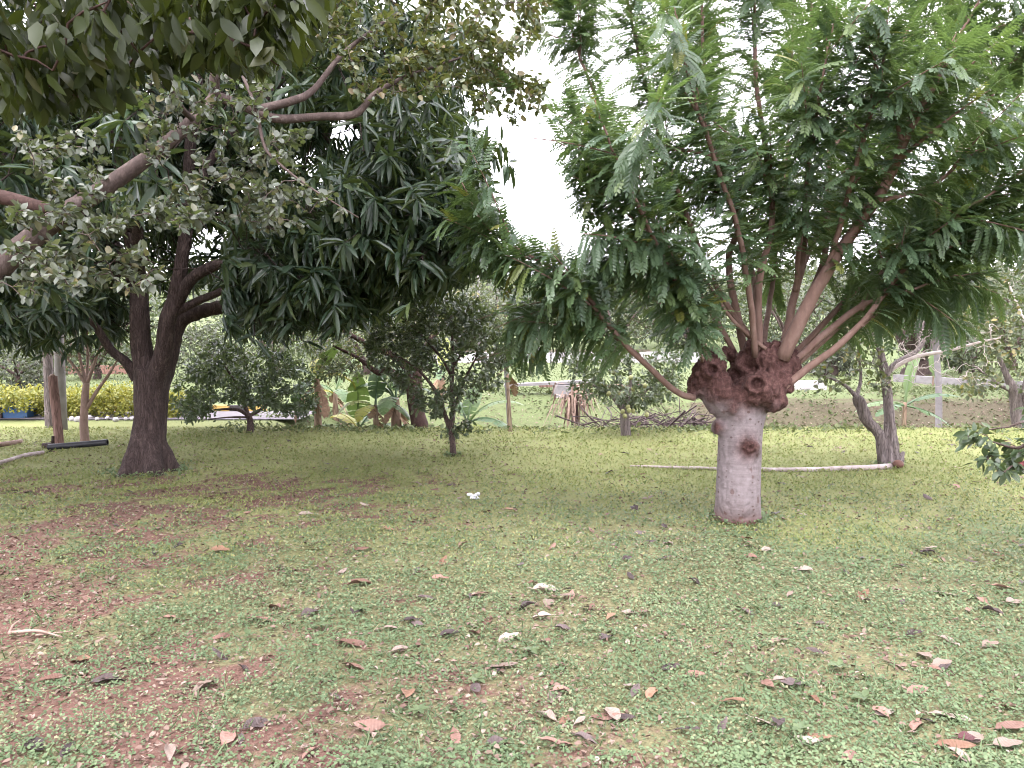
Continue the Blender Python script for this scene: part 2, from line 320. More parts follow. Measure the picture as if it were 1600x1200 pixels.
# ------------------------------------------------------------------ terrain
def tz(x, y):
    x, y = np.asarray(x, float), np.asarray(y, float)
    s = sstep(-4.4, -3.0, x); y0 = y; y = y + .9 * (fbm2(np.atleast_1d(x).ravel(), np.zeros(np.size(x)), .45, 3, 2.2).reshape(np.shape(x)) - .5) * (y < 20)
    z = -0.75 * sstep(12.95, 14.3, y) * (1 - sstep(15.2, 18.3, y)) * s + 0.18 * sstep(15.2, 18.3, y) * s
    z = z + 0.075 * np.maximum(y - 40, 0) * (1 - sstep(60, 160, y) * 0.55)
    b = (fbm2(np.atleast_1d(x).ravel(), np.atleast_1d(y).ravel(), 0.9, 3, 3.1).reshape(np.shape(x)) - 0.5) if np.size(x) else 0
    return z + b * 0.05 * np.where(y < 12.5, 1.0, np.where(x < -3.4, 0.15, 0.8))
def GT(px, py, it=12):
    """ground point under a photo pixel, terrain included"""
    z = 0.0
    for _ in range(it):
        p = G(px, py, z); z = float(tz(p[0], p[1]))
    p[2] = z; return p
def cover_fn(x, y):
    """how much of the soil is covered by green, 0..1"""
    n = fbm2(x, y, 0.9, 4, 1.7); n2 = fbm2(x, y, 4.2, 4, 8.2)
    bare = 0.62 * np.exp(-(((x + 4.4) / 3.2) ** 2 + ((y - 6.3) / 2.2) ** 2)) + 0.40 * np.exp(-(((x + 2.0) / 1.8) ** 2 + ((y - 3.0) / 1.6) ** 2)) \
        + 0.25 * np.exp(-(((x + 0.4) / 1.3) ** 2 + ((y - 2.9) / 0.7) ** 2)) + 0.25 * np.exp(-(((x + 2.0) / 3.5) ** 2 + ((y - 8.0) / 0.8) ** 2))
    c = 0.90 - bare - 1.3 * (n - 0.5) * (0.3 + bare) - 1.9 * (n2 - 0.5) * (0.25 + bare)
    return np.clip(np.where(y > 12.4, np.maximum(c, .95), c), 0.02, 1)
xs = np.unique(np.concatenate([np.arange(-9, 9.01, 0.15), np.arange(-60, -9, 1.5), np.arange(9, 60, 1.5), np.arange(-400, 401, 20)]))
ys = np.unique(np.concatenate([np.arange(1.0, 20, 0.15), np.arange(20, 60, 0.8), np.arange(60, 160, 5), np.arange(160, 500, 30), np.arange(-60, 1.0, 3)]))
gx, gy = np.meshgrid(xs, ys); gz = tz(gx, gy)
nx, ny = len(xs), len(ys); ii = np.arange(nx * ny).reshape(ny, nx)
gf = np.stack([ii[:-1, :-1], ii[:-1, 1:], ii[1:, 1:], ii[1:, :-1]], -1).reshape(-1, 4)
lit_ = np.where((gx > -3.6) & (gy > 14.0) & (gy < 17.6), 0.42, 0.0) + 0.9 * ((gy > 40.5) & (gy < 46)) * (gx > -3) * (gx < 8) + 0.25 * (gx > 4.0) * (gy > 7) * (gy < 17.9) + 0.35 * (gx > 4.5) * (gy > 17.2) * (gy < 20)
g_me = fast_mesh('ground', np.stack([gx.ravel(), gy.ravel(), gz.ravel()], 1), gf, M['ground'], True, {'cover': cover_fn(gx.ravel(), gy.ravel()), 'litter': lit_.ravel(), 'field': sstep(13.2, 15.0, gy.ravel()), 'mown': sstep(4.2, 8.5, gy.ravel() + 2.5 * (fbm2(gx.ravel(), gy.ravel(), .8, 3, 2.2) - .5))})
tag(obj('ground', g_me), kind='structure')

# ------------------------------------------------------------------ leaves
def leaf4(w=0.35, fold=0.12, droop=0.1, a=0.3, b=0.7):
    """six-point blade, folded along its midrib"""
    v = np.array([(0, 0, 0), (a, w / 2, fold * w - droop * a * a), (b, w * 0.44, fold * w - droop * b * b), (1, 0, -droop), (b, -w * 0.44, fold * w - droop * b * b), (a, -w / 2, fold * w - droop * a * a)])
    return v, np.array([(0, 3, 2, 1), (0, 5, 4, 3)])
def kite(w=0.5, fold=0.12):
    return np.array([(0, 0, 0), (.45, w / 2, fold * w), (1, 0, 0), (.45, -w / 2, fold * w)]), np.array([(0, 2, 1), (0, 3, 2)])
def leaf8(w=0.22, fold=0.15, droop=0.3):
    """eight-point blade with a bowed midrib"""
    q = [(0.0, 0), (0.33, 1.0), (0.7, 0.85), (1.0, 0)]; z = lambda x: -droop * x ** 1.8
    v = np.array([(0, 0, 0), (0.33, w / 2, z(0.33) + fold * w), (0.33, 0, z(0.33)), (0.33, -w / 2, z(0.33) + fold * w), (0.7, w * 0.42, z(0.7) + fold * w), (0.7, 0, z(0.7)), (0.7, -w * 0.42, z(0.7) + fold * w), (1, 0, z(1.0))])
    return v, np.array([(0, 2, 1, 1), (0, 3, 2, 2), (1, 2, 5, 4), (2, 3, 6, 5), (4, 5, 7, 7), (5, 6, 7, 7)])
def leaf_fine(w=0.4, fold=0.1, droop=0.15):
    """smooth-edged blade with a drawn-out tip, for leaves close by"""
    us = [0, .08, .2, .36, .54, .72, .86, 1.0]; ws = [0, .35, .78, 1.0, .96, .68, .32, 0]; V = []
    for u, k in zip(us, ws):
        for v in (1, 0, -1): V.append((u, v * k * w / 2, -droop * u ** 1.7 + abs(v) * fold * w * k))
    V = np.array(V); T = []
    for i in range(7):
        for j in range(2):
            a = i * 3 + j; T.append((a, a + 1, a + 4, a + 3))
    return V, np.array(T)
def tris(f):
    o = []
    for q in f:
        o.append((q[0], q[1], q[2]))
        if len(q) == 4 and q[3] != q[2] and q[3] != q[0]: o.append((q[0], q[2], q[3]))
    return np.array(o)
def pinnate(pairs=11, ll=0.17, lw=0.36, droop=0.35, rng=None, gap=0.12, simple=False):
    """compound leaf of unit length: rachis and leaflets"""
    V, T, n = [], [], 0; z = lambda x: -droop * x * x
    xs_ = np.linspace(0, 1, 5)
    V.append(np.array([(x, s * 0.006, z(x)) for x in xs_ for s in (-1, 1)])); T += [(2 * i, 2 * i + 1, 2 * i + 3) for i in range(4)] + [(2 * i, 2 * i + 3, 2 * i + 2) for i in range(4)]; n = 10
    lv, lf = kite(lw, .1) if simple else leaf4(lw, 0.10, 0.18); lt = tris(lf)
    for i in range(pairs + 1):
        x = gap + (1 - gap) * i / pairs
        for s in ((-1, 1) if i < pairs else (0,)):
            ang = s * math.radians(62 - 18 * x + rng.uniform(-6, 6)); slope = -2 * droop * x
            d = np.array([math.cos(ang), math.sin(ang), math.cos(ang) * slope - 0.22 * abs(s)]); nn = np.array([-slope, 0, 1.0]) + rng.normal(0, 0.12, 3)
            Mx = frames(np.array([[x, 0, z(x)]]), d[None], nn[None], ll * (1.0 - 0.35 * max(0, x - 0.75) / 0.25) * rng.uniform(0.9, 1.1))[0]
            V.append(lv @ Mx[:, :3].T + Mx[:, 3]); T += [tuple(t + n) for t in lt]; n += len(lv)
    return np.concatenate(V), np.array(T)
def leaf_part(Mx, tpls, mat, root, rng, n_single=0, single='leaf', joined='foliage', crown=None, rnd=None, smooth=True, pw=1.0, tpl_single=None):
    """the leaves of one plant: the n_single that show largest become leaf objects, the rest one joined part"""
    k = len(Mx); which = rng.integers(0, len(tpls), k); rnd = rng.random(k) ** pw if rnd is None else rnd
    single_ids = np.zeros(k, bool)
    if n_single:
        c = Mx[:, :, 3] + 0.5 * Mx[:, :, 0]; px, py, d = project(c)
        size = np.linalg.norm(Mx[:, :, 0], axis=1) / d; tocam = nrm(CAMP - c); face = np.abs((nrm(Mx[:, :, 2]) * tocam).sum(1))
        score = np.where((px > 5) & (px < 1595) & (py > 5) & (py < 1195) & (d > 0.3), size * (0.4 + face), 0)
        idx = np.argsort(-score)[:n_single]; single_ids[idx[score[idx] > 0]] = True
    allV, allT, allR, off = [], [], [], 0
    for w, (tv, tf) in enumerate(tpls):
        tt = tris(tf); sel = (which == w) & ~single_ids; m = Mx[sel]
        if len(m):
            V = np.einsum('kij,vj->kvi', m[:, :, :3], tv) + m[:, None, :, 3]
            allV.append(V.reshape(-1, 3)); allT.append((tt[None] + (np.arange(len(m)) * len(tv))[:, None, None]).reshape(-1, 3) + off)
            allR.append(np.repeat(rnd[sel], len(tv))); off += len(m) * len(tv)
    part = None
    if allV:
        me = fast_mesh(joined, np.concatenate(allV), np.concatenate(allT), mat, smooth, {'rnd': np.concatenate(allR)})
        part = obj(joined, me); under(part, root); part['kind'] = 'stuff'
    if n_single:
        mes = []
        for tv, tf in (tpl_single or tpls):
            tt = tris(tf); mes.append(fast_mesh(single, tv, tt, mat, smooth, {'rnd': np.zeros(len(tv))}))
        inv = Matrix.Translation(-root.location)
        for i in np.nonzero(single_ids)[0]:
            o = bpy.data.objects.new(single, mes[which[i]]); COL.objects.link(o); o.parent = root
            o.matrix_basis = inv @ Matrix([list(r) for r in Mx[i]] + [[0, 0, 0, 1]])
    return part

# ------------------------------------------------------------------ branching
class Skel:
    """a set of nodes joined into chains; new chains reach out from the nearest node to a target"""
    def __init__(self): self.p = np.zeros((0, 3)); self.r = np.zeros(0); self.dead = np.zeros(0, bool); self.chains = []
    def limb(self, pts, rad, n=None, bearing=True):
        """explicit limb: rows of (x,y,z) and radii"""
        pts = np.asarray(pts, float); rad = np.broadcast_to(np.asarray(rad, float), (len(pts),)); n = n or 5 * len(pts)
        q = spline(np.column_stack([pts, rad]), n); self.p = np.vstack([self.p, q[:, :3]]); self.r = np.concatenate([self.r, np.maximum(q[:, 3], 0.002)])
        self.dead = np.concatenate([self.dead, np.full(n, not bearing)]); return q[:, :3], np.maximum(q[:, 3], 0.002)
    def reach(self, targets, rng, k=5, wob=0.06, sag=0.0, rtip=0.004, arch=0.12):
        root = self.p[0]; order = np.argsort(np.linalg.norm(targets - root, axis=1)); par, w, first = {}, {}, len(self.p)
        P_, R_, D_ = list(self.p), list(self.r), list(self.dead); arr = np.zeros((len(self.p) + len(targets) * k, 3)); arr[:len(self.p)] = self.p
        dead = np.zeros(len(arr), bool); dead[:len(self.p)] = self.dead; n = len(self.p); parent = {}; ch = []
        for t in targets[order]:
            dv = t - arr[:n]; L = np.linalg.norm(dv, axis=1) + 0.25 * np.maximum(0, arr[:n, 2] - t[2]) + 1e6 * dead[:n]; a = int(np.argmin(L)); s = arr[a]; d = t - s; l = np.linalg.norm(d)
            ids = [a]
            for i in range(1, k + 1):
                u = i / k; q = s + d * u + np.array([0, 0, arch * l * math.sin(u * math.pi) - sag * l * u * u]) + rng.normal(0, wob * l / k, 3) * (u < 1)
                arr[n] = q; parent[n] = ids[-1]; ids.append(n); n += 1
            ch.append(ids)
        wt = np.ones(n)
        for i in range(n - 1, first - 1, -1):
            if parent[i] >= first: wt[parent[i]] += wt[i] / k
        r = np.concatenate([self.r, rtip * np.maximum(1, wt[first:n]) ** 0.55])
        self.p = arr[:n].copy(); self.r = r; self.dead = dead[:n]
        self.chains = [(arr[ids].copy(), np.concatenate([[min(r[ids[1]] * 1.15, r[ids[0]])], r[ids[1:]]])) for ids in ch]
        return self.chains
def tube_batch(chains, sides):
    """many thin tubes at once: vertices and quads"""
    by = {}; Vs, Fs, off = [], [], 0
    for p, r in chains: by.setdefault(len(p), []).append((p, r))
    ang = np.linspace(0, 2 * math.pi, sides, endpoint=False)
    for n, lst in by.items():
        p = np.array([c[0] for c in lst]); r = np.array([c[1] for c in lst]); t = nrm(np.gradient(p, axis=1)); ref = np.broadcast_to(np.array([.37, .61, .19]), t.shape); u = nrm(np.cross(t, ref)); w = np.cross(t, u)
        V = p[:, :, None] + r[:, :, None, None] * (np.cos(ang)[:, None] * u[:, :, None] + np.sin(ang)[:, None] * w[:, :, None])
        f = np.array([(i * sides + j, i * sides + (j + 1) % sides, (i + 1) * sides + (j + 1) % sides, (i + 1) * sides + j) for i in range(n - 1) for j in range(sides)])
        Vs.append(V.reshape(-1, 3)); Fs.append((f[None] + (np.arange(len(lst)) * n * sides)[:, None, None]).reshape(-1, 4) + off); off += V.size // 3
    return np.concatenate(Vs), np.concatenate(Fs)
def twigs_part(chains, mat, root, sides=5, name='twigs'):
    V, Fq = tube_batch([(p, np.concatenate([r[:-1], r[-1:] * .5])) for p, r in chains], sides)
    o = obj(name, fast_mesh(name, V, Fq, mat, True)); under(o, root); o['kind'] = 'stuff'; return o
def limb_part(name, q, mat, root, sides=10, rough=0.06, seed=0):
    return under(MB().tube(q[0], q[1], sides, True, rough, seed).build(name, mat), root)
def chain_leaves(chains, rng, per, lo=0.3, spread=0.04, up=0.35, along=0.5, droop=0.25, size=(0.07, 0.1), perp=1.0, clump=1):
    """leaf matrices along the outer part of every chain"""
    pos, d = [], []
    for p, r in chains:
        u = lo + (1 - lo) * rng.random(per); q = spline(p, 40); i = np.minimum((u * 39).astype(int), 38)
        t = nrm(q[i + 1] - q[i]); rv = rng.normal(0, 1, (per, 3)); rv -= (rv * t).sum(1, keepdims=True) * t
        pos.append(q[i] + rng.normal(0, spread, (per, 3))); d.append(nrm(along * t + perp * nrm(rv) + np.array([0, 0, -droop])))
    pos, d = np.concatenate(pos), np.concatenate(d); nn = rng.normal(0, 0.55, (len(pos), 3)) + np.array([0, 0, 1.0]) * (0.4 + up)
    return frames(pos, d, nn, rng.uniform(*size, len(pos)))
def whorls(tips, dirs, rng, per, size, ang=(50, 100), droop=0.45):
    k = len(tips); x = nrm(dirs); a = np.where(np.abs(x[:, 2:3]) > 0.9, np.array([[1.0, 0, 0]]), np.array([[0, 0, 1.0]])); u = nrm(np.cross(x, a)); w = np.cross(x, u)
    ph = (np.arange(per) * 2.39996)[None] + rng.random((k, 1)) * 6.28; an = np.radians(rng.uniform(*ang, (k, per)))
    d = np.cos(an)[..., None] * x[:, None] + np.sin(an)[..., None] * (np.cos(ph)[..., None] * u[:, None] + np.sin(ph)[..., None] * w[:, None])
    d = nrm(d + np.array([0, 0, -1.0]) * rng.uniform(0.2, 1.3, (k, per, 1)) * droop); nn = x[:, None] * 0.5 + np.array([0, 0, 0.9]) + rng.normal(0, 0.2, (k, per, 3))
    pos = tips[:, None] - x[:, None] * rng.uniform(0, 0.09, (k, per, 1))
    return frames(pos.reshape(-1, 3), d.reshape(-1, 3), nn.reshape(-1, 3), rng.uniform(*size, k * per))
def ellipsoid(rng, n, c, r, shell=0.0, zmin=-1.0):
    o = []
    while len(o) < n:
        v = nrm(rng.normal(0, 1, 3))
        if v[2] < zmin: continue
        o.append(np.asarray(c) + v * np.asarray(r) * (shell + (1 - shell) * rng.random()) ** (1 / 2.2))
    return np.array(o)
def px_targets(rng, boxes):
    """random points inside photo boxes (x0,x1,y0,y1,d0,d1,n)"""
    o = []
    for x0, x1, y0, y1, d0, d1, n in boxes:
        for _ in range(n): o.append(P(rng.uniform(x0, x1), rng.uniform(y0, y1), rng.uniform(d0, d1)))
    return np.array(o)

# ================================================================== POLLARD TREE (right)
def pollard_tree():
    rng = np.random.default_rng(11); base = GT(1152, 812); D = 6.62
    root = thing('pollarded_tree', 'pollarded tree with pale grey trunk, knobbly red-brown head and feathery compound leaves', 'tree', base)
    def Q(px, py, d=D): return P(px, py, d)
    mb = MB()
    tp = np.vstack([base + np.array([0, 0, -0.12]), base, PS([(1153, 780, D), (1155, 720, D), (1157, 670, D), (1160, 640, D), (1163, 612, D)])])
    mb.tube(spline(tp, 30), spline(np.array([[.212], [.205], [.186], [.182], [.184], [.200], [.205]]), 30)[:, 0], 24)
    # the head: knuckles left after years of lopping
    mb.tube(spline(PS([(1150, 640, D), (1120, 612, D - .05), (1108, 585, D - .06), (1106, 562, D - .05)]), 12), np.linspace(.17, .115, 12), 14)
    mb.tube(spline(PS([(1170, 625, D), (1195, 595, D), (1210, 570, D), (1215, 552, D)]), 12), np.linspace(.19, .16, 12), 14)
    mb.tube(spline(PS([(1165, 620, D + .12), (1160, 590, D + .2), (1165, 562, D + .25)]), 10), np.linspace(.15, .10, 10), 12)
    for (px, py, d, r) in [(1102, 578, D - .07, .125), (1117, 560, D - .05, .105), (1092, 600, D - .05, .10), (1200, 565, D - .02, .17), (1225, 575, D, .14), (1188, 607, D - .16, .155), (1205, 620, D - .14, .12), (1165, 568, D + .05, .11), (1222, 595, D - .08, .12), (1180, 548, D + .02, .10), (1235, 560, D + .05, .10), (1150, 590, D + .18, .12), (1170, 700, D - .09, .115), (1123, 668, D - .04, .07), (1205, 552, D - .06, .11), (1138, 555, D + .18, .07), (1085, 615, D - .03, .06)]:
        mb.blob(Q(px, py, d), r, 12, 0.18, px * 0.37)
    V, FQ, N = blend(mb, 0.014); V = smooth_skin(V, FQ, 3); N = vnormals(V, FQ)
    zh = base[2] + 0.89
    head = sstep(0.0, 0.22, V[:, 2] - zh + 0.22 * (fbm(V * 7, 3) - 0.5) * 1.4)
    knot = np.exp(-((V - Q(1172, 700, D - .21)) ** 2).sum(1) / .105 ** 2) + 0.9 * np.exp(-((V - Q(1120, 668, D - .08)) ** 2).sum(1) / .06 ** 2)
    head = np.clip(head + knot * 1.3, 0, 1)
    foot = np.clip(np.exp(-(V[:, 2] - base[2]) / 0.06) * (.4 + 1.1 * fbm(V * 8, 3)), 0, 1)
    rg = -0.03 * np.abs(fbm(V * np.array([13, 13, 6]) + 4.2, 3) - 0.5) * 2 * head + (fbm(V * 7, 4) - 0.5) * 0.08 * head - .006 * (np.abs(fbm(V * np.array([14, 14, 3.5]) + 9.1, 3) - .5) < .02) * (1 - head) + (fbm(V * np.array([34, 34, 16]), 3) - 0.5) * 0.065 * head + (fbm(V * np.array([5, 5, 30]), 3) - 0.5) * 0.008 * (1 - head)
    V = V + N * rg[:, None]
    # two healed cuts: hollow with a raised lip
    for (px, py, d, r, dep) in [(1183, 600, D - .30, .058, .075), (1112, 577, D - .19, .045, .05), (1172, 700, D - .22, .022, .008)]:
        c = Q(px, py, d); tc = nrm(CAMP - c); q = V - c; ax = q @ tc; rad = np.linalg.norm(q - ax[:, None] * tc, axis=1); near = (np.abs(ax) < 0.16) & (N @ tc > 0.1)
        V = V + np.where(near, -dep * (1 - sstep(r * 0.55, r, rad)) + 0.022 * np.exp(-((rad - r * 1.25) / (r * 0.3)) ** 2), 0)[:, None] * tc
    me = fast_mesh('trunk', V, FQ, M['pollard_bark'], True, {'head': head, 'foot': foot}); under(obj('trunk', me), root)
    # shoots, each a limb of its own: photo polyline with depth, base radius, where the leaves begin
    S = [([(1085, 622, 6.55), (1062, 614, 6.5), (1015, 570, 6.3), (960, 518, 6.1), (900, 442, 5.95), (830, 405, 5.9), (755, 355, 5.9), (718, 290, 6.0)], .030, .42),
         ([(1110, 570, 6.5), (1085, 500, 6.2), (1045, 420, 5.8), (1000, 330, 5.45), (962, 240, 5.25), (935, 160, 5.15)], .026, .28),
         ([(1190, 552, 6.7), (1110, 430, 6.9), (1030, 220, 7.0), (983, 20, 7.1), (965, -140, 7.2)], .028, .30),
         ([(1150, 560, 6.8), (1010, 330, 7.3), (912, 115, 7.5), (880, 0, 7.6), (850, -140, 7.7)], .026, .30),
         ([(1165, 560, 6.85), (1138, 415, 7.0), (1152, 330, 7.0), (1110, 200, 7.0), (1097, 0, 7.0), (1095, -150, 7.0)], .036, .32),
         ([(1185, 560, 6.55), (1188, 440, 6.45), (1213, 330, 6.4), (1187, 120, 6.3), (1183, 0, 6.3), (1180, -140, 6.2)], .036, .34),
         ([(1222, 560, 6.65), (1240, 470, 6.75), (1255, 390, 6.8), (1262, 250, 6.8), (1262, 100, 6.9), (1275, -120, 6.9)], .040, .34),
         ([(1222, 560, 6.5), (1275, 460, 6.35), (1325, 380, 6.2), (1380, 310, 5.95), (1430, 205, 5.7), (1468, 140, 5.5), (1500, 80, 5.4)], .062, .40),
         ([(1228, 556, 6.8), (1290, 400, 7.3), (1302, 245, 7.5), (1350, 175, 7.6), (1405, 85, 7.7), (1450, -20, 7.8), (1485, -120, 7.8)], .034, .35),
         ([(1236, 566, 6.6), (1320, 497, 6.55), (1378, 462, 6.5), (1400, 420, 6.4), (1470, 360, 6.2), (1545, 310, 6.0), (1625, 250, 5.9)], .032, .42),
         ([(1215, 612, 6.48), (1290, 557, 6.4), (1345, 510, 6.3), (1383, 458, 6.3), (1420, 415, 6.2), (1500, 380, 6.1), (1580, 370, 6.0)], .034, .44),
         ([(1243, 458, 6.77), (1275, 370, 7.4), (1345, 250, 8.1), (1450, 150, 8.4), (1535, 40, 8.6)], .030, .3),
         ([(1232, 562, 6.8), (1370, 420, 7.5), (1490, 300, 7.9), (1610, 170, 8.1)], .030, .3),
         ([(1120, 575, 6.7), (1050, 492, 6.85), (965, 452, 6.9), (890, 470, 6.9), (815, 500, 6.9)], .024, .3),
         ([(1098, 562, 6.45), (1088, 520, 6.2), (1075, 455, 5.95), (1062, 400, 5.8)], .016, .2),
         ([(1180, 556, 6.5), (1160, 400, 6.1), (1120, 250, 5.8), (1085, 120, 5.6), (1065, 10, 5.5)], .028, .3),
         ([(1285, 444, 6.33), (1308, 375, 6.15), (1340, 240, 5.75), (1375, 120, 5.5), (1390, 10, 5.4)], .028, .35),
         ([(1205, 552, 6.5), (1135, 490, 6.35), (1090, 430, 6.2), (1010, 400, 6.1), (930, 400, 6.0)], .018, .38),
         ([(1190, 556, 6.9), (1170, 400, 7.6), (1120, 200, 8.1), (1080, 0, 8.4), (1060, -140, 8.6)], .028, .3),
         ([(1190, 556, 6.9), (1210, 420, 7.8), (1230, 240, 8.5), (1235, 60, 8.9), (1240, -100, 9.1)], .028, .28),
         ([(1238, 575, 6.7), (1340, 490, 7.2), (1430, 430, 7.5), (1520, 400, 7.7), (1590, 330, 7.8)], .026, .3),
         ([(1243, 455, 6.76), (1250, 380, 6.5), (1262, 260, 6.0), (1280, 140, 5.6), (1300, 20, 5.5)], .024, .35),
         ([(960, 518, 6.1), (905, 478, 6.2), (845, 482, 6.3), (800, 510, 6.4)], .013, .12),
         ([(1000, 556, 6.25), (940, 522, 6.4), (875, 522, 6.5), (820, 540, 6.6)], .012, .12),
         ([(830, 405, 5.9), (795, 390, 6.05), (765, 385, 6.15), (740, 385, 6.2)], .010, .1),
         ([(1383, 458, 6.3), (1430, 450, 6.25), (1480, 430, 6.2), (1540, 425, 6.1)], .016, .12),
         ([(1345, 510, 6.3), (1400, 470, 6.6), (1450, 455, 6.7), (1500, 450, 6.8)], .014, .25),
         ([(1470, 360, 6.2), (1520, 370, 6.3), (1570, 350, 6.3), (1625, 345, 6.3)], .014, .1),
         ([(1380, 310, 5.95), (1450, 290, 6.0), (1520, 240, 6.0), (1600, 190, 6.0)], .02, .15),
         ([(1045, 420, 5.8), (1000, 400, 5.9), (950, 350, 6.0), (905, 300, 6.1)], .014, .1),
         ([(1000, 330, 5.45), (975, 290, 5.7), (930, 230, 5.9), (890, 160, 6.0)], .013, .1),
         ([(1345, 484, 6.53), (1400, 395, 6.75), (1470, 280, 7.0), (1560, 130, 7.0), (1620, 0, 7.0)], .03, .35),
         ([(1302, 415, 6.28), (1345, 330, 6.5), (1425, 180, 6.8), (1520, 20, 6.8), (1560, -80, 6.8)], .03, .35)]
    L = []; pos, dr, nn, sz = [], [], [], []; side_chains = []
    def clothe(q, lo, hi, step, size):
        seg = np.concatenate([[0], np.cumsum(np.linalg.norm(np.diff(q, axis=0), axis=1))]); s = np.arange(lo * seg[-1], hi * seg[-1], step); s = s + rng.uniform(-.3, .3, len(s)) * step
        c = np.stack([np.interp(s, seg, q[:, i]) for i in range(3)], 1); t = nrm(np.stack([np.interp(s, seg, np.gradient(q[:, i])) for i in range(3)], 1)); k = len(s)
        u = nrm(np.cross(t, np.array([0.31, 0.2, 0.93]))); w = np.cross(t, u); ph = np.arange(k) * 2.39996 + rng.uniform(0, 6.28) + rng.normal(0, .3, k)
        rad = np.cos(ph)[:, None] * u + np.sin(ph)[:, None] * w; endness = np.linspace(0, 1, k)[:, None] if k > 1 else np.ones((k, 1))
        d = nrm(rad + t * (0.62 + 0.6 * endness ** 2) + np.array([0, 0, -1]) * rng.uniform(-.1, .75, (k, 1)))
        pos.append(c); dr.append(d); nn.append(np.array([0, 0, 1.0]) + 0.35 * t + rng.normal(0, .22, (k, 3))); sz.append(rng.uniform(*size, k) * (1 - 0.25 * endness[:, 0] ** 4))
    for i, (pts, r0, lo) in enumerate(S):
        p = PS(pts); q = spline(p, 44); q = q + np.cumsum(rng.normal(0, .0035, q.shape), 0); rr = np.linspace(1, .14, 44) ** 0.9 * r0
        bp = limb_part('branch', (q, rr), M['bark_shoot'], root, 9, 0.05, i)
        clothe(q, max(.14, lo - .10), 1.0, .0148, (.21, .36))
        # side shoots
        seglen = np.linalg.norm(np.diff(q, axis=0), axis=1).sum()
        for j in range(int(1.8 + seglen * 1.5)):
            u = rng.uniform(lo + .05, .9); a = int(u * 43); t = nrm(q[a] - q[a - 1]); v = nrm(t * 0.8 + nrm(rng.normal(0, 1, 3)) * 0.75 + np.array([0, 0, .1])); l = rng.uniform(.45, .95)
            c = np.array([q[a] + v * l * s + np.array([0, 0, .06 - .12 * s]) * s * l for s in np.linspace(0, 1, 10)]); side_chains.append((c, np.linspace(rr[a] * .6, .003, 10))); clothe(c, .12, 1.0, .0190, (.20, .34))
    twigs_part(side_chains, M['bark_shoot'], root, 5, 'side_shoots')
    pos, dr, nn, sz = map(np.concatenate, (pos, dr, nn, sz)); Mx = frames(pos, dr, nn, sz)
    # keep the pollard head in view: no leaf hangs in front of it
    px, py, d = project(pos + dr * sz[:, None] * .6); keep = ~((px > 1128) & (px < 1372) & (py > 425 + .25 * np.abs(px - 1230)) & (d < 6.75)) & ~((px > 1078) & (px < 1330) & (py > 548) & (d < 6.75)) & ~((py > 575) & (d < 7.2)) & ~((px > 775) & (py > 120) & (px < np.interp(py, [0, 170, 290, 380], [850, 862, 888, 935])) & (py < np.interp(px, [765, 800, 850, 900, 950], [305, 345, 382, 392, 380])))
    keep &= ~((px < 790) & (py > 430)); Mx = Mx[keep]
    tpl = [pinnate(10, .19, .50, .25, rng, .12, True), pinnate(11, .18, .50, .42, rng, .12, True), pinnate(9, .20, .50, .14, rng, .12, True), pinnate(11, .18, .50, .32, rng, .12, True)]; tpl1 = [pinnate(9, .20, .46, .30, rng), pinnate(10, .19, .46, .50, rng), pinnate(8, .22, .44, .18, rng), pinnate(10, .19, .46, .38, rng)]
    leaf_part(Mx, tpl, M['pinnate'], root, rng, 300, 'compound_leaf', 'foliage', smooth=False, tpl_single=tpl1)
def mat_pollard():
    m, nt, out = new_mat('pollard_bark'); v = coords(nt); hd = node(nt, 'ShaderNodeAttribute', attribute_name='head').outputs['Fac']; ft = node(nt, 'ShaderNodeAttribute', attribute_name='foot').outputs['Fac']
    ring = noise_n(nt, 7, 5, coords(nt, (1, 1, 9)), 0.6); n2 = noise_n(nt, 24, 5, v, 0.7); n3 = noise_n(nt, 3, 3, v)
    vo = node(nt, 'ShaderNodeTexVoronoi'); vo.inputs['Scale'].default_value = 15; nt.links.new(coords(nt, (1, 1, 1.4)), vo.inputs['Vector'])
    spot = ramp(nt, math_n(nt, 'ADD', vo.outputs[0], math_n(nt, 'MULTIPLY', math_n(nt, 'SUBTRACT', n3, .5), .35)), [(.13, (1, 1, 1)), (.19, (0, 0, 0))])
    grey = mixc(nt, .75, ramp(nt, ring, [(.3, (.115, .098, .10)), (.5, (.168, .147, .15)), (.72, (.235, .212, .216))]), ramp(nt, n2, [(.3, (.12, .096, .098)), (.7, (.225, .192, .198))]))
    grey = mixc(nt, math_n(nt, 'MULTIPLY', spot, .85), grey, (.06, .036, .032))
    v2 = node(nt, 'ShaderNodeTexVoronoi'); v2.inputs['Scale'].default_value = 6.5; nt.links.new(coords(nt, (1.7, 1.7, 1)), v2.inputs['Vector'])
    scar = ramp(nt, math_n(nt, 'ADD', v2.outputs[0], math_n(nt, 'MULTIPLY', math_n(nt, 'SUBTRACT', n2, .5), .5)), [(.13, (1, 1, 1)), (.20, (0, 0, 0))])
    grey = mixc(nt, math_n(nt, 'MULTIPLY', scar, .8), grey, (.085, .05, .045)); grey = mixc(nt, math_n(nt, 'MULTIPLY', n3, .35), grey, (.15, .115, .11))
    red = ramp(nt, n2, [(.25, (.017, .008, .007)), (.5, (.066, .031, .027)), (.78, (.15, .085, .076))])
    c = mixc(nt, hd, grey, red); c = mixc(nt, ft, c, (.2, .085, .065))
    h = math_n(nt, 'ADD', math_n(nt, 'MULTIPLY', ring, .2), math_n(nt, 'MULTIPLY', math_n(nt, 'MULTIPLY', n2, hd), 1.3))
    nt.links.new(principled(nt, c, .85, .2, bump(nt, h, .8, .02)).outputs[0], out.inputs[0]); return m
M['pollard_bark'] = mat_pollard()
pollard_tree()

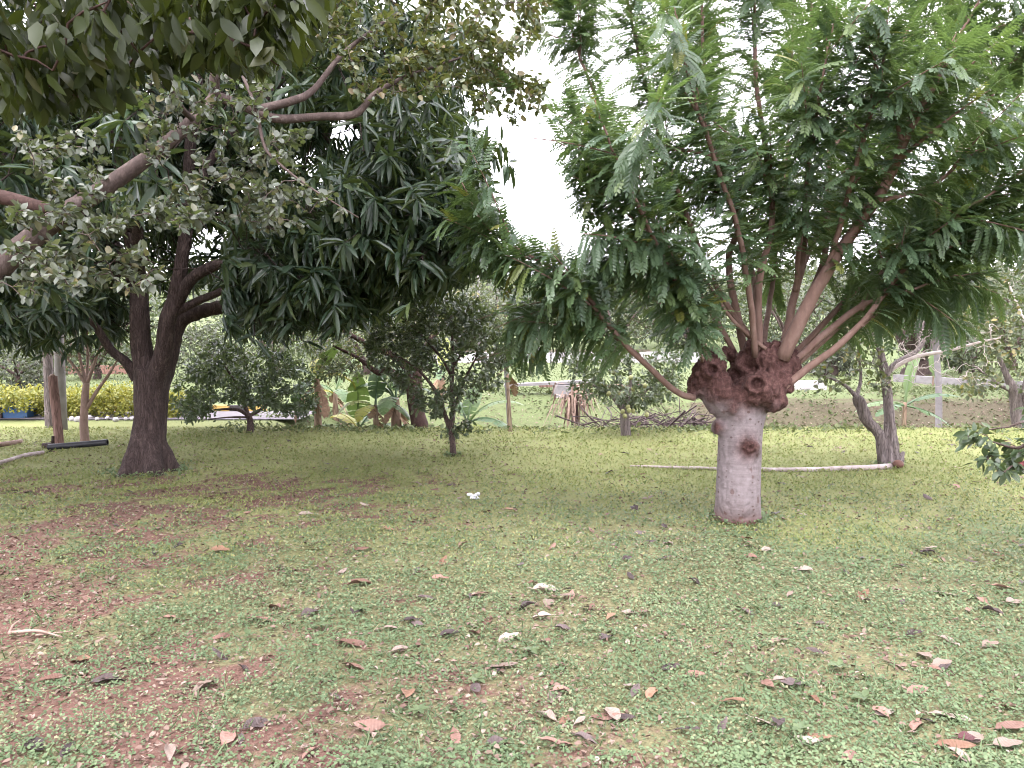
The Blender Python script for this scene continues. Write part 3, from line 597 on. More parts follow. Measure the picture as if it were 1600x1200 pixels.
# ================================================================== MANGO TREE (left)
def mango_tree():
    rng = np.random.default_rng(5); base = GT(231, 738); D = float((base - CAMP) @ FWD)
    root = thing('mango_tree', 'big mango tree with stout dark forked trunk and heavy dark green crown', 'tree', base)
    mb = MB(); s = Skel()
    q0 = s.limb(np.vstack([base + [0, 0, -.1], base, PS([(232, 715, D), (235, 670, D), (236, 620, D), (237, 578, D)])]), [.28, .245, .19, .172, .182, .20], 24, False)
    mb.tube(q0[0], q0[1], 20)
    for a in np.linspace(0, 6.28, 6)[:-1]:      # root flare
        d = np.array([math.cos(a + .4), math.sin(a + .4), 0]); mb.tube(spline(np.array([base + [0, 0, .75] + d * .02, base + [0, 0, .42] + d * .07, base + d * .17 + [0, 0, .16], base + d * .26 + [0, 0, .02], base + d * .40 + [0, 0, -.10]]), 14), spline(np.array([[.09], [.11], [.115], [.10], [.06]]), 14)[:, 0], 10)
    L = [([(235, 620, D), (230, 585, D), (221, 545, D - .05), (218, 500, D - .1), (216, 440, D - .1), (200, 330, D - .2), (170, 150, D - .3)], [.13, .135, .12, .108, .098, .085, .055]),
         ([(238, 625, D - .02), (245, 585, D - .1), (256, 548, D - .18), (262, 500, D - .25), (275, 460, D - .25), (288, 380, D - .3), (292, 330, D - .3), (300, 200, D - .4), (320, 60, D - .4)], [.12, .115, .10, .092, .085, .075, .07, .06, .04]),
         ([(240, 625, D + .02), (262, 565, D + .15), (276, 510, D + .2), (300, 492, D + .2), (345, 480, D + .1), (420, 470, D), (520, 440, D - .4)], [.12, .11, .10, .09, .08, .06, .035]),
         ([(272, 480, D - .22), (300, 435, D - .3), (345, 412, D - .4), (400, 400, D - .6), (480, 340, D - 1.0), (560, 300, D - 1.4)], [.08, .065, .06, .052, .042, .025]),
         ([(270, 490, D - .22), (310, 470, D - .2), (355, 450, D - .2), (430, 400, D + .3), (560, 330, D + .8)], [.05, .045, .04, .03, .02]),
         ([(215, 590, D), (196, 565, D - .1), (172, 545, D - .2), (140, 500, D - .4), (60, 440, D - .6)], [.08, .055, .048, .04, .025]),
         ([(217, 450, D - .1), (190, 400, D + .2), (165, 370, D + .3), (90, 300, D + .6), (-60, 200, D + 1)], [.09, .07, .065, .05, .03]),
         ([(288, 380, D - .3), (330, 250, D - .1), (420, 150, D + .4), (520, 30, D + .8)], [.06, .05, .04, .02]),
         ([(216, 440, D - .1), (215, 330, D - .9), (230, 240, D - 1.7), (260, 150, D - 2.4)], [.08, .06, .05, .03])]
    for i, (p, r) in enumerate(L):
        q = s.limb(PS(p), r); n = len(q[0])
        if i < 3: k = int(n * .82); mb.tube(q[0][:k], q[1][:k], 14); limb_part('branch', (q[0][k - 1:], q[1][k - 1:] * .97), M['bark_mango'], root, 9)
        else: limb_part('branch', q, M['bark_mango'], root, 9)
    V, FQ, N = blend(mb, .02); V = smooth_skin(V, FQ, 9); N = vnormals(V, FQ); V = V + N * ((fbm(V * np.array([16, 16, 4]), 4) - .5) * .035)[:, None]
    under(obj('trunk', fast_mesh('trunk', V, FQ, M['bark_mango'], True)), root)
    # crown: a thick dome of twig ends, open low down in front of the trunk
    cx, cyy = base[0] - .35, base[1] - .1; T = []
    while len(T) < 900:
        v = nrm(rng.normal(0, 1, 3)); u = (0.45 + .55 * rng.random()) ** .6; p = np.array([cx, cyy, 3.3]) + v * np.array([4.7, 3.9, 4.2]) * u
        if p[2] < 1.75 + .25 * rng.random(): continue
        px, py, d = [float(a[0]) for a in project(p[None])]
        if d < 4.2: continue
        lim = np.interp(px, [-300, 0, 60, 150, 190, 330, 390, 480, 560, 640, 700, 760], [520, 510, 490, 500, 470, 450, 500, 520, 520, 490, 430, 400])
        if d < D + .6 and 150 < px < 380 and py > 330: continue
        if py > lim: continue
        edge = np.interp(py, [-200, 0, 100, 200, 300, 400, 500], [620, 690, 745, 752, 748, 735, 650])
        if px > edge + 12: continue
        if (px - 540) ** 2 / 42 ** 2 + (py - 205) ** 2 / 30 ** 2 < 1: continue
        T.append(p)
    # the front of the right side, hanging low in layered tufts
    T = np.array(T); T = np.vstack([T, px_targets(rng, [(360, 560, 340, 450, D - 2.2, D - .8, 46), (540, 720, 200, 420, D - 2.6, D - .6, 60), (380, 560, 430, 500, D - 1.6, D + .2, 34), (560, 690, 380, 450, D - 1.8, D - .6, 24), (-40, 200, 470, 520, D - .8, D + 1.5, 30), (-60, 420, 60, 420, D + 1.2, D + 3.2, 120), (420, 740, 60, 440, D - .5, D + 2.2, 110), (-60, 180, 330, 470, D - .6, D + .8, 40), (-80, 210, 40, 330, D - 1.2, D + 2.5, 70), (200, 420, 60, 320, D + .5, D + 2.5, 50)])])
    ch = s.reach(T, rng, 5, .10, .05, .005)
    twigs_part(ch, M['bark_mango'], root, 5)
    tips, dirs = [], []
    for p, r in ch:
        t = nrm(p[-1] - p[-3])
        for j in range(6):
            if j == 0: tips.append(p[-1]); dirs.append(t)
            else:
                v = nrm(t + rng.normal(0, .8, 3)); tips.append(p[-1 - (j % 2)] + v * rng.uniform(.08, .42)); dirs.append(v)
    tips, dirs = np.array(tips), np.array(dirs)
    stubs = [(np.array([a - b * .3, a - b * .1, a]), np.array([.006, .005, .004])) for a, b in list(zip(tips, dirs))[::3]]
    twigs_part(stubs, M['bark_mango'], root, 3, 'twig_ends')
    Mx = whorls(tips, dirs, rng, 9, (.16, .27), (45, 95), .6)
    px, py, d = project(Mx[:, :, 3] + Mx[:, :, 0] * .8)
    keep = ~((px > 165) & (px < 345) & (py > 350) & (d < D - .1)) & (py < np.interp(px, [-300, 0, 150, 200, 330, 400, 450, 520, 620, 700, 760], [575, 560, 560, 520, 530, 550, 545, 520, 495, 455, 420]) + rng.normal(0, 8, len(px)))
    keep &= ~((px - 540) ** 2 / 40 ** 2 + (py - 207) ** 2 / 26 ** 2 < rng.uniform(.4, 1, len(px)))
    Mx = Mx[keep]
    tpl = [leaf8(.19, .15, .3), leaf4(.18, .18, .35), leaf4(.20, .12, .12), leaf4(.17, .15, .45)]
    leaf_part(Mx, tpl, M['mango'], root, rng, 300)
mango_tree()

# ================================================================== ROUND-LEAVED TREE (limb from the left edge)
def round_tree():
    rng = np.random.default_rng(21); base = np.array([-3.75, 3.9, -.02])
    root = thing('round_leaved_tree', 'leaning tree with reddish limb and pale round leaves reaching in from the left edge', 'tree', base)
    s = Skel()
    q = s.limb(np.vstack([base + [0, 0, -.1], base, base + [.02, .05, .8], P(-130, 520, 4.3)]), [.2, .17, .14, .13], 20, False); limb_part('trunk', q, M['bark_limb'], root, 14)
    L = [([(-130, 520, 4.3), (-60, 470, 4.4), (0, 415, 4.5), (85, 345, 4.6), (170, 290, 4.7), (250, 232, 4.8), (312, 178, 4.9), (335, 150, 5.0)], [.10, .085, .072, .060, .052, .044, .037, .032]),
         ([(335, 150, 5.0), (375, 163, 5.1), (430, 185, 5.2), (500, 182, 5.3), (555, 178, 5.35), (588, 145, 5.4), (640, 118, 5.6), (720, 90, 5.8)], [.034, .033, .030, .027, .025, .021, .015, .008]),
         ([(400, 172, 5.15), (455, 158, 5.2), (490, 140, 5.3), (540, 80, 5.5), (620, 20, 5.8)], [.03, .026, .022, .016, .008]),
         ([(335, 150, 5.0), (338, 110, 4.95), (365, 40, 5.0), (420, -60, 5.2), (500, -150, 5.4)], [.036, .032, .026, .02, .012]),
         ([(-90, 300, 4.5), (0, 308, 4.55), (70, 325, 4.6), (120, 325, 4.66)], [.05, .045, .04, .03]),
         ([(300, 185, 4.85), (285, 170, 4.6), (262, 130, 4.3), (245, 90, 4.1), (230, 30, 4.0)], [.02, .016, .013, .01, .006]),
         ([(380, 120, 4.6), (400, 170, 4.5), (412, 225, 4.45), (430, 250, 4.4), (480, 290, 4.35), (560, 340, 4.3)], [.010, .010, .009, .008, .006, .003])]
    for i, (p, r) in enumerate(L): limb_part('branch', s.limb(PS(p), r), M['bark_limb'] if i == 4 else M['bark_pink'], root, 10, .08, i)
    T = px_targets(rng, [(0, 130, 380, 470, 3.7, 4.5, 26), (110, 250, 390, 450, 3.9, 4.6, 18), (20, 330, 320, 360, 4.0, 4.7, 40), (30, 170, 190, 270, 4.2, 4.9, 20), (230, 330, 270, 350, 4.2, 4.8, 20), (330, 480, 200, 320, 4.2, 5.0, 40), (380, 540, 290, 360, 4.2, 4.9, 24), (190, 340, 40, 180, 3.9, 4.8, 34), (330, 420, 120, 180, 4.3, 4.9, 12), (20, 200, 280, 370, 4.0, 4.4, 26), (200, 320, 170, 250, 4.3, 4.6, 14)])
    ch = s.reach(T, rng, 5, .14, .10, .0025); twigs_part(ch, M['bark_pink'], root, 4)
    Mx = chain_leaves(ch, rng, 15, .2, .016, .5, .6, .15, (.03, .062))
    leaf_part(Mx, [leaf4(.62, .12, .12, .28, .74), leaf4(.7, .16, .05, .25, .72), leaf4(.55, .08, .25, .3, .7)], M['round'], root, rng, 300)
    T2 = px_targets(rng, [(420, 640, -60, 110, 5.0, 6.2, 80), (640, 800, -60, 130, 5.4, 6.4, 70), (730, 840, 40, 185, 5.5, 6.3, 40), (560, 700, 60, 150, 5.2, 6.0, 30), (380, 470, -40, 60, 4.8, 5.4, 12), (770, 875, -70, 70, 5.6, 6.4, 34), (800, 850, 100, 190, 5.7, 6.3, 10)])
    ch2 = s.reach(T2, rng, 5, .14, .06, .0025); twigs_part(ch2, M['bark_pink'], root, 4)
    Mx2 = chain_leaves(ch2, rng, 17, .2, .025, .3, .6, .3, (.04, .075))
    leaf_part(Mx2, [leaf4(.55, .12, .12, .28, .74), leaf4(.5, .16, .15, .3, .7)], M['round_old'], root, rng, 0, joined='yellowing_foliage')
round_tree()

# ================================================================== OVERHANGING TREE (top left, close)
def near_tree():
    rng = np.random.default_rng(31); base = np.array([-2.6, -.9, 0.0])
    root = thing('overhanging_tree', 'tree close overhead whose large dark olive leaves hang into the top left corner', 'tree', base)
    s = Skel(); q = s.limb([base + [0, 0, -.1], base + [0, 0, .6], base + [.1, .15, 1.6], base + [.25, .5, 2.6]], [.17, .14, .12, .10], 20, False); limb_part('trunk', q, M['bark_limb'], root, 12)
    for p, r in [([base + [.25, .5, 2.6], (-2.0, .6, 3.2), (-1.6, 1.6, 3.45), (-1.0, 2.4, 3.5)], [.09, .07, .05, .02]), ([base + [.25, .5, 2.6], (-2.2, .9, 3.3), (-2.2, 1.9, 3.5), (-2.1, 2.8, 3.4)], [.08, .06, .04, .02]), ([base + [.25, .5, 2.6], (-1.7, .1, 3.4), (-.9, .4, 3.8)], [.08, .06, .03])]:
        limb_part('branch', s.limb(p, r), M['bark_limb'], root, 9)
    T = px_targets(rng, [(-60, 240, 20, 130, 1.9, 2.8, 34), (-60, 140, 60, 165, 1.9, 2.7, 14), (240, 380, -40, 75, 1.9, 2.6, 24), (340, 500, -50, 70, 1.8, 2.5, 30), (-80, 480, -150, 0, 1.8, 2.8, 40)])
    T3 = np.column_stack([rng.uniform(-3.4, -.3, 60), rng.uniform(-1.2, 2.4, 60), rng.uniform(3.2, 4.3, 60)])
    ch = s.reach(np.vstack([T, T3]), rng, 5, .10, .12, .0028); twigs_part(ch, M['bark_limb'], root, 5)
    Mx = chain_leaves(ch, rng, 32, .25, .045, .0, .55, 1.3, (.048, .085), .8)
    px, py, d = project(Mx[:, :, 3] + Mx[:, :, 0]); lim = np.interp(px, [-200, 0, 60, 100, 200, 240, 300, 340, 420, 500, 530], [215, 205, 205, 190, 185, 170, 110, 130, 140, 95, 30])
    keep = ((py < lim) & (px < 525)) | (d < .3); Mx = Mx[keep & ((d > 1.2) | (d < -.2) | (Mx[:, 2, 3] > 2.9))]
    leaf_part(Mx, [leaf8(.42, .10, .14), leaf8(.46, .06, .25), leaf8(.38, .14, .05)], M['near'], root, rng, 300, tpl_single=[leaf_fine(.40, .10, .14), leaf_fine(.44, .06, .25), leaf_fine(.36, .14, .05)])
near_tree()

# ================================================================== SMALLER TREES ON THE LAWN AND BEYOND
def small_tree(name, label, base, limbs, targets, leafmat, barkmat, seed, tpl, per=20, size=(.05, .09), rtip=.003, spread=.04, sag=.05, lo=.2, cat='tree', group=None, droop=.25, wob=.14, sides=9, n_single=0, rough=.1, arch=.12):
    rng = np.random.default_rng(seed); root = thing(name, label, cat, base, group); s = Skel()
    for i, (p, r) in enumerate(limbs):
        limb_part('trunk' if i == 0 else 'branch', s.limb(p, r, None, i > 0 or len(limbs) == 1), barkmat, root, sides, rough, seed + i)
    if len(targets):
        ch = s.reach(targets, rng, 5, wob, sag, rtip, arch); twigs_part(ch, barkmat, root, 4)
        if per: leaf_part(chain_leaves(ch, rng, per, lo, spread, .4, .55, droop, size), tpl, leafmat, root, rng, n_single, joined='crown')
    return root
LT = [leaf4(.42, .14, .15), leaf4(.48, .10, .05), leaf4(.38, .16, .3)]
LW = [leaf4(.6, .12, .12), leaf4(.66, .14, .05)]

# low dome-shaped citrus
b = GT(391, 676); d0 = float((b - CAMP) @ FWD); rng = np.random.default_rng(41)
T = []
while len(T) < 270:
    px, py = rng.uniform(272, 494), rng.uniform(512, 672)
    top = np.interp(px, [272, 300, 340, 390, 440, 480, 494], [600, 560, 525, 540, 550, 570, 600]); bot = np.interp(px, [272, 300, 350, 400, 450, 494], [648, 655, 636, 632, 648, 652])
    if top < py < bot: T.append(P(px, py, d0 + rng.uniform(-1, 1) * 1.0 * math.sqrt(max(.05, 1 - ((px - 385) / 115) ** 2))))
small_tree('citrus_tree', 'low dome-shaped citrus tree with dense small leaves, right of the mango trunk', b,
    [(np.vstack([b + [0, 0, -.05], b, PS([(391, 660, d0), (388, 648, d0)])]), [.07, .06, .05, .05]), (PS([(389, 650, d0), (370, 640, d0 - .2), (335, 640, d0 - .4)]), [.035, .025, .015]), (PS([(389, 650, d0), (410, 638, d0 + .2), (440, 610, d0 + .3)]), [.035, .025, .015]), (PS([(388, 650, d0), (375, 610, d0 + .1), (350, 570, d0)]), [.035, .025, .012]), (PS([(388, 652, d0), (360, 652, d0 - .5), (325, 655, d0 - .7)]), [.02, .014, .006])],
    np.array(T), M['citrus'], M['bark_dark'], 41, LT, 28, (.055, .09))

# slender dark orchard tree in the centre
b = GT(708, 713); d0 = float((b - CAMP) @ FWD); rng = np.random.default_rng(43); T = []
while len(T) < 330:
    px, py = rng.uniform(575, 800), rng.uniform(445, 690)
    top = np.interp(px, [575, 620, 680, 740, 800], [520, 480, 450, 462, 520]); bot = np.interp(px, [575, 620, 660, 700, 740, 800], [560, 610, 640, 640, 620, 590])
    if top < py < bot and rng.random() < .55 + .45 * (py < 560): T.append(P(px, py, d0 + rng.uniform(-1, 1) * .95 * math.sqrt(max(.05, 1 - ((px - 690) / 125) ** 2))))
T = np.vstack([np.array(T), px_targets(rng, [(700, 735, 640, 685, d0 - .2, d0 + .1, 7), (650, 690, 630, 650, d0 - .3, d0, 5)])])
small_tree('orchard_tree', 'slender dark-leaved young tree with thin crooked stems in the centre of the lawn', b,
    [(np.vstack([b + [0, 0, -.05], b, PS([(707, 690, d0), (705, 668, d0), (708, 640, d0), (706, 600, d0), (708, 560, d0), (705, 500, d0)])]), [.055, .045, .04, .04, .032, .028, .022, .012]), (PS([(704, 672, d0), (694, 645, d0 - .05), (680, 610, d0 - .2), (650, 575, d0 - .3), (610, 550, d0 - .3)]), [.035, .032, .024, .016, .008]), (PS([(708, 645, d0), (716, 620, d0 + .1), (730, 585, d0 + .1), (755, 540, d0 + .2)]), [.028, .022, .016, .008]), (PS([(694, 648, d0), (676, 636, d0 + .2), (664, 630, d0 + .2)]), [.022, .016, .010]), (PS([(706, 590, d0), (690, 560, d0), (655, 520, d0 - .3), (620, 490, d0 - .3)]), [.022, .018, .012, .006]), (PS([(707, 575, d0), (730, 540, d0), (760, 510, d0)]), [.018, .013, .006])],
    T, M['orchard'], M['bark_dark'], 43, LT, 24, (.05, .088))

# lemon tree with fruit
b = GT(978, 681); d0 = float((b - CAMP) @ FWD); rng = np.random.default_rng(47); T = []
while len(T) < 150:
    px, py = rng.uniform(885, 1062), rng.uniform(545, 650)
    bot = np.interp(px, [885, 910, 960, 1000, 1062], [612, 625, 640, 645, 615])
    if py < bot: T.append(P(px, py, d0 + rng.uniform(-.8, .8)))
lem = small_tree('lemon_tree', 'small lemon tree with pale yellow fruit beside the brushwood pile', b,
    [(np.vstack([b + [0, 0, -.05], b, PS([(977, 660, d0), (976, 640, d0), (984, 610, d0), (985, 570, d0)])]), [.095, .085, .075, .06, .03, .015]), (PS([(977, 648, d0), (955, 620, d0), (925, 600, d0 - .2)]), [.03, .02, .01]), (PS([(980, 640, d0), (1010, 610, d0), (1040, 585, d0 + .2)]), [.03, .02, .01])],
    np.array(T), M['orchard'], M['bark_grey'], 47, LT, 22, (.055, .095))
fr = MB().blob((0, 0, 0), (.034, .034, .041), 10).mesh('lemon', M['lemon'])
for (px, py) in [(974, 643), (984, 641), (991, 642), (975, 650), (982, 636), (940, 598), (958, 582), (976, 605), (990, 608), (968, 615), (1008, 603), (925, 610), (1000, 625), (951, 615), (1012, 648), (986, 590)]:
    o = obj('lemon', fr); o.parent = lem; o.location = Vector(tuple(P(px + rng.uniform(-2, 2), py, d0 - rng.uniform(.2, .6)) - b)); o.rotation_euler = (rng.uniform(-.6, .6), rng.uniform(-.6, .6), 0)

# split, twiggy tree at the right
def split_tree():
    rng = np.random.default_rng(53); b = GT(1388, 727); d = float((b - CAMP) @ FWD)
    root = thing('split_trunk_tree', 'half-dead forked tree with split grey bark and bare twigs, right of the pollard', 'tree', b)
    mb = MB(); s = Skel()
    l1 = s.limb(np.vstack([b + [-.03, 0, -.06], PS([(1381, 715, d), (1374, 680, d), (1354, 655, d), (1344, 630, d), (1335, 618, d)])]), [.095, .07, .06, .066, .066, .048], 26)
    l2 = s.limb(np.vstack([b + [.03, 0, -.06], PS([(1391, 710, d), (1390, 670, d), (1388, 630, d), (1385, 590, d), (1378, 560, d), (1372, 530, d)])]), [.105, .08, .068, .06, .05, .042, .034], 30)
    for l in (l1, l2): mb.tube(l[0], l[1], 14)
    mb.tube(PS([(1398, 728, d), (1399, 700, d), (1401, 680, d)]), [.05, .045, .012], 8); mb.tube(PS([(1405, 726, d), (1408, 712, d), (1413, 706, d)]), [.05, .03, .012], 8)
    V, FQ, N = blend(mb, .012); V = smooth_skin(V, FQ, 2); N = vnormals(V, FQ); V = V + N * ((fbm(V * np.array([26, 26, 5]), 4) - .5) * .055)[:, None]
    under(obj('trunk', fast_mesh('trunk', V, FQ, M['bark_grey'], True)), root)
    for p, r in [([(1386, 600, d), (1390, 580, d), (1430, 558, d - .1), (1480, 548, d - .2), (1530, 535, d - .3), (1562, 528, d - .4)], [.035, .03, .026, .022, .014, .008]), ([(1385, 585, d), (1400, 568, d), (1436, 545, d + .1), (1450, 510, d + .2)], [.04, .036, .028, .012]), ([(1340, 622, d), (1320, 602, d), (1295, 590, d - .1), (1262, 580, d - .2)], [.03, .02, .014, .006]), ([(1372, 540, d), (1365, 505, d), (1350, 470, d)], [.035, .02, .01]), ([(1338, 620, d), (1345, 590, d + .1), (1340, 540, d)], [.03, .018, .008])]:
        limb_part('branch', s.limb(PS(p), r), M['twig_pale'] if p[0][1] in (600,) else M['bark_grey'], root, 8)
    T = px_targets(rng, [(1275, 1390, 500, 610, d - .6, d + .5, 60), (1290, 1390, 450, 520, d - .4, d + .6, 20)])
    ch = s.reach(T, rng, 5, .2, .0, .0035); twigs_part(ch, M['bark_grey'], root, 4)
    leaf_part(chain_leaves(ch, rng, 8, .4, .04, .4, .5, .3, (.05, .085)), LW, M['grey_leaf'], root, rng, joined='crown')
    T2 = px_targets(rng, [(1400, 1570, 500, 600, d - .6, d + .3, 80), (1400, 1490, 510, 560, d - .4, d + .4, 60)])
    twigs_part(s.reach(T2, rng, 5, .25, .25, .0032), M['twig_pale'], root, 4, 'bare_twigs')
split_tree()

# bare multi-stemmed tree at the left
b = GT(133, 693); d0 = float((b - CAMP) @ FWD); rng = np.random.default_rng(59)
T = px_targets(rng, [(55, 190, 505, 560, d0 - .5, d0 + .6, 46), (90, 170, 540, 590, d0 - .3, d0 + .3, 14)])
small_tree('bare_stemmed_tree', 'leafless beige multi-stemmed small tree between wooden post and mango trunk', b,
    [(np.vstack([b + [0, 0, -.05], b, PS([(131, 660, d0), (133, 620, d0), (135, 598, d0)])]), [.075, .065, .055, .052, .045]), (PS([(134, 640, d0), (152, 610, d0), (170, 585, d0), (185, 560, d0)]), [.03, .024, .02, .01]), (PS([(135, 602, d0), (110, 565, d0), (75, 535, d0 - .1)]), [.026, .02, .01]), (PS([(135, 600, d0), (125, 560, d0 + .1), (118, 515, d0 + .1)]), [.026, .02, .01]), (PS([(136, 600, d0), (150, 560, d0), (165, 515, d0)]), [.026, .02, .01]), (PS([(135, 605, d0), (137, 560, d0 + .2), (136, 505, d0 + .2)]), [.024, .02, .01])],
    T, M['grey_leaf'], M['bark_beige'], 59, LT, 0, wob=.1, sag=0, rtip=.0035)

# thick brown trunk with wide crown behind the centre tree
b = GT(652, 672); b[1] += .4; d0 = float((b - CAMP) @ FWD); rng = np.random.default_rng(61)
T = px_targets(rng, [(485, 640, 475, 560, d0 - .6, d0 + 1.6, 90), (600, 760, 440, 520, d0, d0 + 2, 80), (480, 560, 530, 590, d0 - .5, d0 + .8, 24), (740, 810, 480, 560, d0 + .3, d0 + 1.6, 26)])
small_tree('spreading_tree', 'spreading pale-leaved tree with thick brown trunk and crooked limb behind the banana plants', b,
    [(np.vstack([b + [0, 0, -.3], b, PS([(650, 640, d0), (647, 610, d0), (650, 580, d0)])]), [.16, .15, .13, .14, .10]), (PS([(648, 610, d0), (622, 590, d0), (605, 578, d0), (590, 582, d0), (560, 560, d0), (520, 540, d0 - .1)]), [.10, .07, .06, .05, .035, .015]), (PS([(650, 590, d0), (620, 560, d0 + .2), (560, 530, d0 + .3), (510, 500, d0 + .4)]), [.09, .07, .045, .02]), (PS([(650, 580, d0), (680, 520, d0 + .4), (720, 480, d0 + .8)]), [.09, .06, .03])],
    T, M['grey_leaf'], M['bark_limb'], 61, LT, 22, (.06, .10), spread=.07)

# right edge tree with yellowing leaves
b = GT(1592, 667); d0 = float((b - CAMP) @ FWD); rng = np.random.default_rng(67)
T = px_targets(rng, [(1480, 1680, 420, 520, d0 - .8, d0 + 1.2, 90), (1500, 1680, 500, 625, d0 - .8, d0 + .8, 80)])
small_tree('yellowing_tree', 'twin-stemmed tree with sparse yellowing leaves at the right edge', b,
    [(np.vstack([b + [0, 0, -.1], b, PS([(1588, 640, d0), (1584, 612, d0), (1570, 580, d0), (1550, 530, d0)])]), [.13, .11, .10, .085, .05, .02]), (np.vstack([b + [.1, .05, 0], PS([(1602, 630, d0), (1606, 590, d0), (1620, 520, d0)])]), [.10, .085, .06, .02]), (PS([(1584, 612, d0), (1560, 600, d0), (1520, 570, d0 - .2)]), [.04, .03, .012])],
    T, M['grey_leaf'], M['bark_grey'], 67, LW, 17, (.06, .11), spread=.06)
rng = np.random.default_rng(68); b = GT(1640, 640); d0 = float((b - CAMP) @ FWD)
small_tree('leafless_tree', 'pale leafless twigs of a bare tree above the yellowing tree at the right edge', b, [(np.vstack([b, PS([(1630, 560, d0), (1600, 500, d0), (1575, 440, d0)])]), [.09, .07, .045, .02])], px_targets(rng, [(1540, 1610, 395, 450, d0 - .5, d0 + .5, 22)]), M['grey_leaf'], M['twig_pale'], 68, LT, 0, sag=0)

# near shrub poking in from the right edge, with one red flower
def edge_shrub():
    rng = np.random.default_rng(71); b = np.array([3.95, 5.2, 0.0]); root = thing('flowering_shrub', 'shrub with glossy dark leaves and a red flower poking in from the right edge', 'shrub', b); s = Skel()
    for p, r in [([b + [0, 0, -.05], b + [-.05, 0, .3], P(1660, 700, 5.2)], [.03, .025, .018]), ([b + [0, 0, .25], P(1640, 690, 5.2), P(1590, 700, 5.15), P(1550, 690, 5.1)], [.018, .014, .010, .005]), ([b + [0, 0, .3], P(1600, 735, 5.1), P(1570, 735, 5.0)], [.014, .009, .005]), ([b + [0, 0, .25], P(1620, 675, 5.3), P(1570, 668, 5.3), P(1515, 678, 5.3)], [.014, .009, .006, .003])]: limb_part('stem', s.limb(p, r), M['bark_dark'], root, 6)
    T = px_targets(rng, [(1510, 1545, 672, 690, 5.1, 5.4, 6), (1530, 1600, 688, 725, 5.0, 5.3, 12), (1560, 1600, 725, 740, 4.9, 5.2, 6), (1600, 1760, 600, 750, 4.9, 5.6, 40)])
    ch = s.reach(T, rng, 4, .1, .1, .003); twigs_part(ch, M['bark_dark'], root, 4)
    leaf_part(chain_leaves(ch, rng, 8, .45, .02, .4, .6, .35, (.06, .09)), [leaf8(.5, .12, .2), leaf8(.44, .1, .3)], M['citrus'], root, rng, 60)
    mb = MB(); c = P(1602, 728, 5.05)
    for k in range(9):
        a = k * 2.4; dv = nrm(np.array([math.cos(a), math.sin(a), .5])); mb.blob(c + dv * .026, (.03, .03, .02), 8, .3, k)
    under(mb.build('flower', M['flower']), root)
edge_shrub()

# ================================================================== BANANA PLANTS
def banana_leaf(rng, mat, base, az, length, width, rise, bend, torn=.5):
    n = 13; u = np.linspace(0, 1, n); ang = rise - bend * u ** 1.2; st = np.column_stack([np.cos(ang), np.sin(ang)]) * length / (n - 1)
    pr = np.vstack([[0, 0], np.cumsum(st, 0)[:-1]]); d = np.array([math.cos(az), math.sin(az), 0]); sd = np.array([-math.sin(az), math.cos(az), 0])
    mid = base + pr[:, :1] * d + pr[:, 1:] * np.array([0, 0, 1.0]); mb = MB(); stem = .16
    mb.tube(mid[:9], np.linspace(.018, .006, 9) * (length + .3), 5, False)
    for s in (-1, 1):
        for i in range(n - 1):
            if u[i] < stem: continue
            w = [width * math.sin(math.pi * min(1, max(0, (x - stem) / (1 - stem))) ** .75) ** .6 * .5 for x in (u[i], u[i + 1])]
            gap = rng.uniform(0, .35) * torn; dz = -rng.uniform(.05, .45) * torn - .12; a, c = mid[i], mid[i + 1]; t = c - a
            o1 = a + s * sd * w[0] + np.array([0, 0, dz * w[0]]) + t * (.25 + gap * .4); o2 = c + s * sd * w[1] + np.array([0, 0, dz * w[1]]) + t * (.25 - gap)
            m1, m2 = (a + o1) / 2 + np.array([0, 0, .06 * w[0]]), (c + o2) / 2 + np.array([0, 0, .06 * w[1]])
            mb.add([a, c, m2, m1, o2, o1], [(0, 1, 2, 3), (3, 2, 4, 5)] if s > 0 else [(3, 2, 1, 0), (5, 4, 2, 3)])
    return mb
def banana(label, base, h, leaves, seed, stem_r=.07, dry=3):
    rng = np.random.default_rng(seed); root = thing('banana_plant', label, 'banana plant', base, 'banana plants along the ditch')
    top = base + np.array([rng.uniform(-.05, .05), 0, h]); q = spline(np.vstack([base + [0, 0, -.1], base, (base + top) / 2, top]), 14)
    ps = under(MB().tube(q, np.linspace(stem_r * 1.2, stem_r * .6, 14), 10, True, .12, seed).build('pseudostem', M['stem_banana']), root)
    for (az, ln, wd, rise, bend, kind) in leaves:
        m = {'g': M['banana'], 'y': M['banana_yellow']}[kind]; under(banana_leaf(rng, m, top - [0, 0, .06], math.radians(az), ln, wd, math.radians(rise), math.radians(bend)).build('leaf', m, None, False), root)
    for k in range(dry): under(banana_leaf(rng, M['banana_dry'], top - [0, 0, .1 * k], rng.uniform(0, 6.28), rng.uniform(.5, .9) * min(1, h), .18, -.5, 1.1, .9).build('dead_leaf', M['banana_dry'], None, False), ps)
M['stem_banana'] = mat_bark('banana_stem', (.12, .07, .05), (.27, .19, .14), (.38, .33, .22), 12, .12, .5, .01)
def GB(px, py, dd): p = GT(px, py); p = p + np.array([p[0], p[1], 0]) / p[1] * dd; p[2] = float(tz(p[0], p[1])); return p
banana('banana plant with upright striped stem right beside the citrus tree', GB(497, 668, .3), 1.0, [(200, .9, .3, 60, 150, 'g'), (-40, 1.0, .3, 70, 60, 'g'), (100, .8, .28, 70, 90, 'y'), (250, .9, .3, 20, 120, 'g'), (30, .9, .3, 40, 130, 'y')], 81, .075)
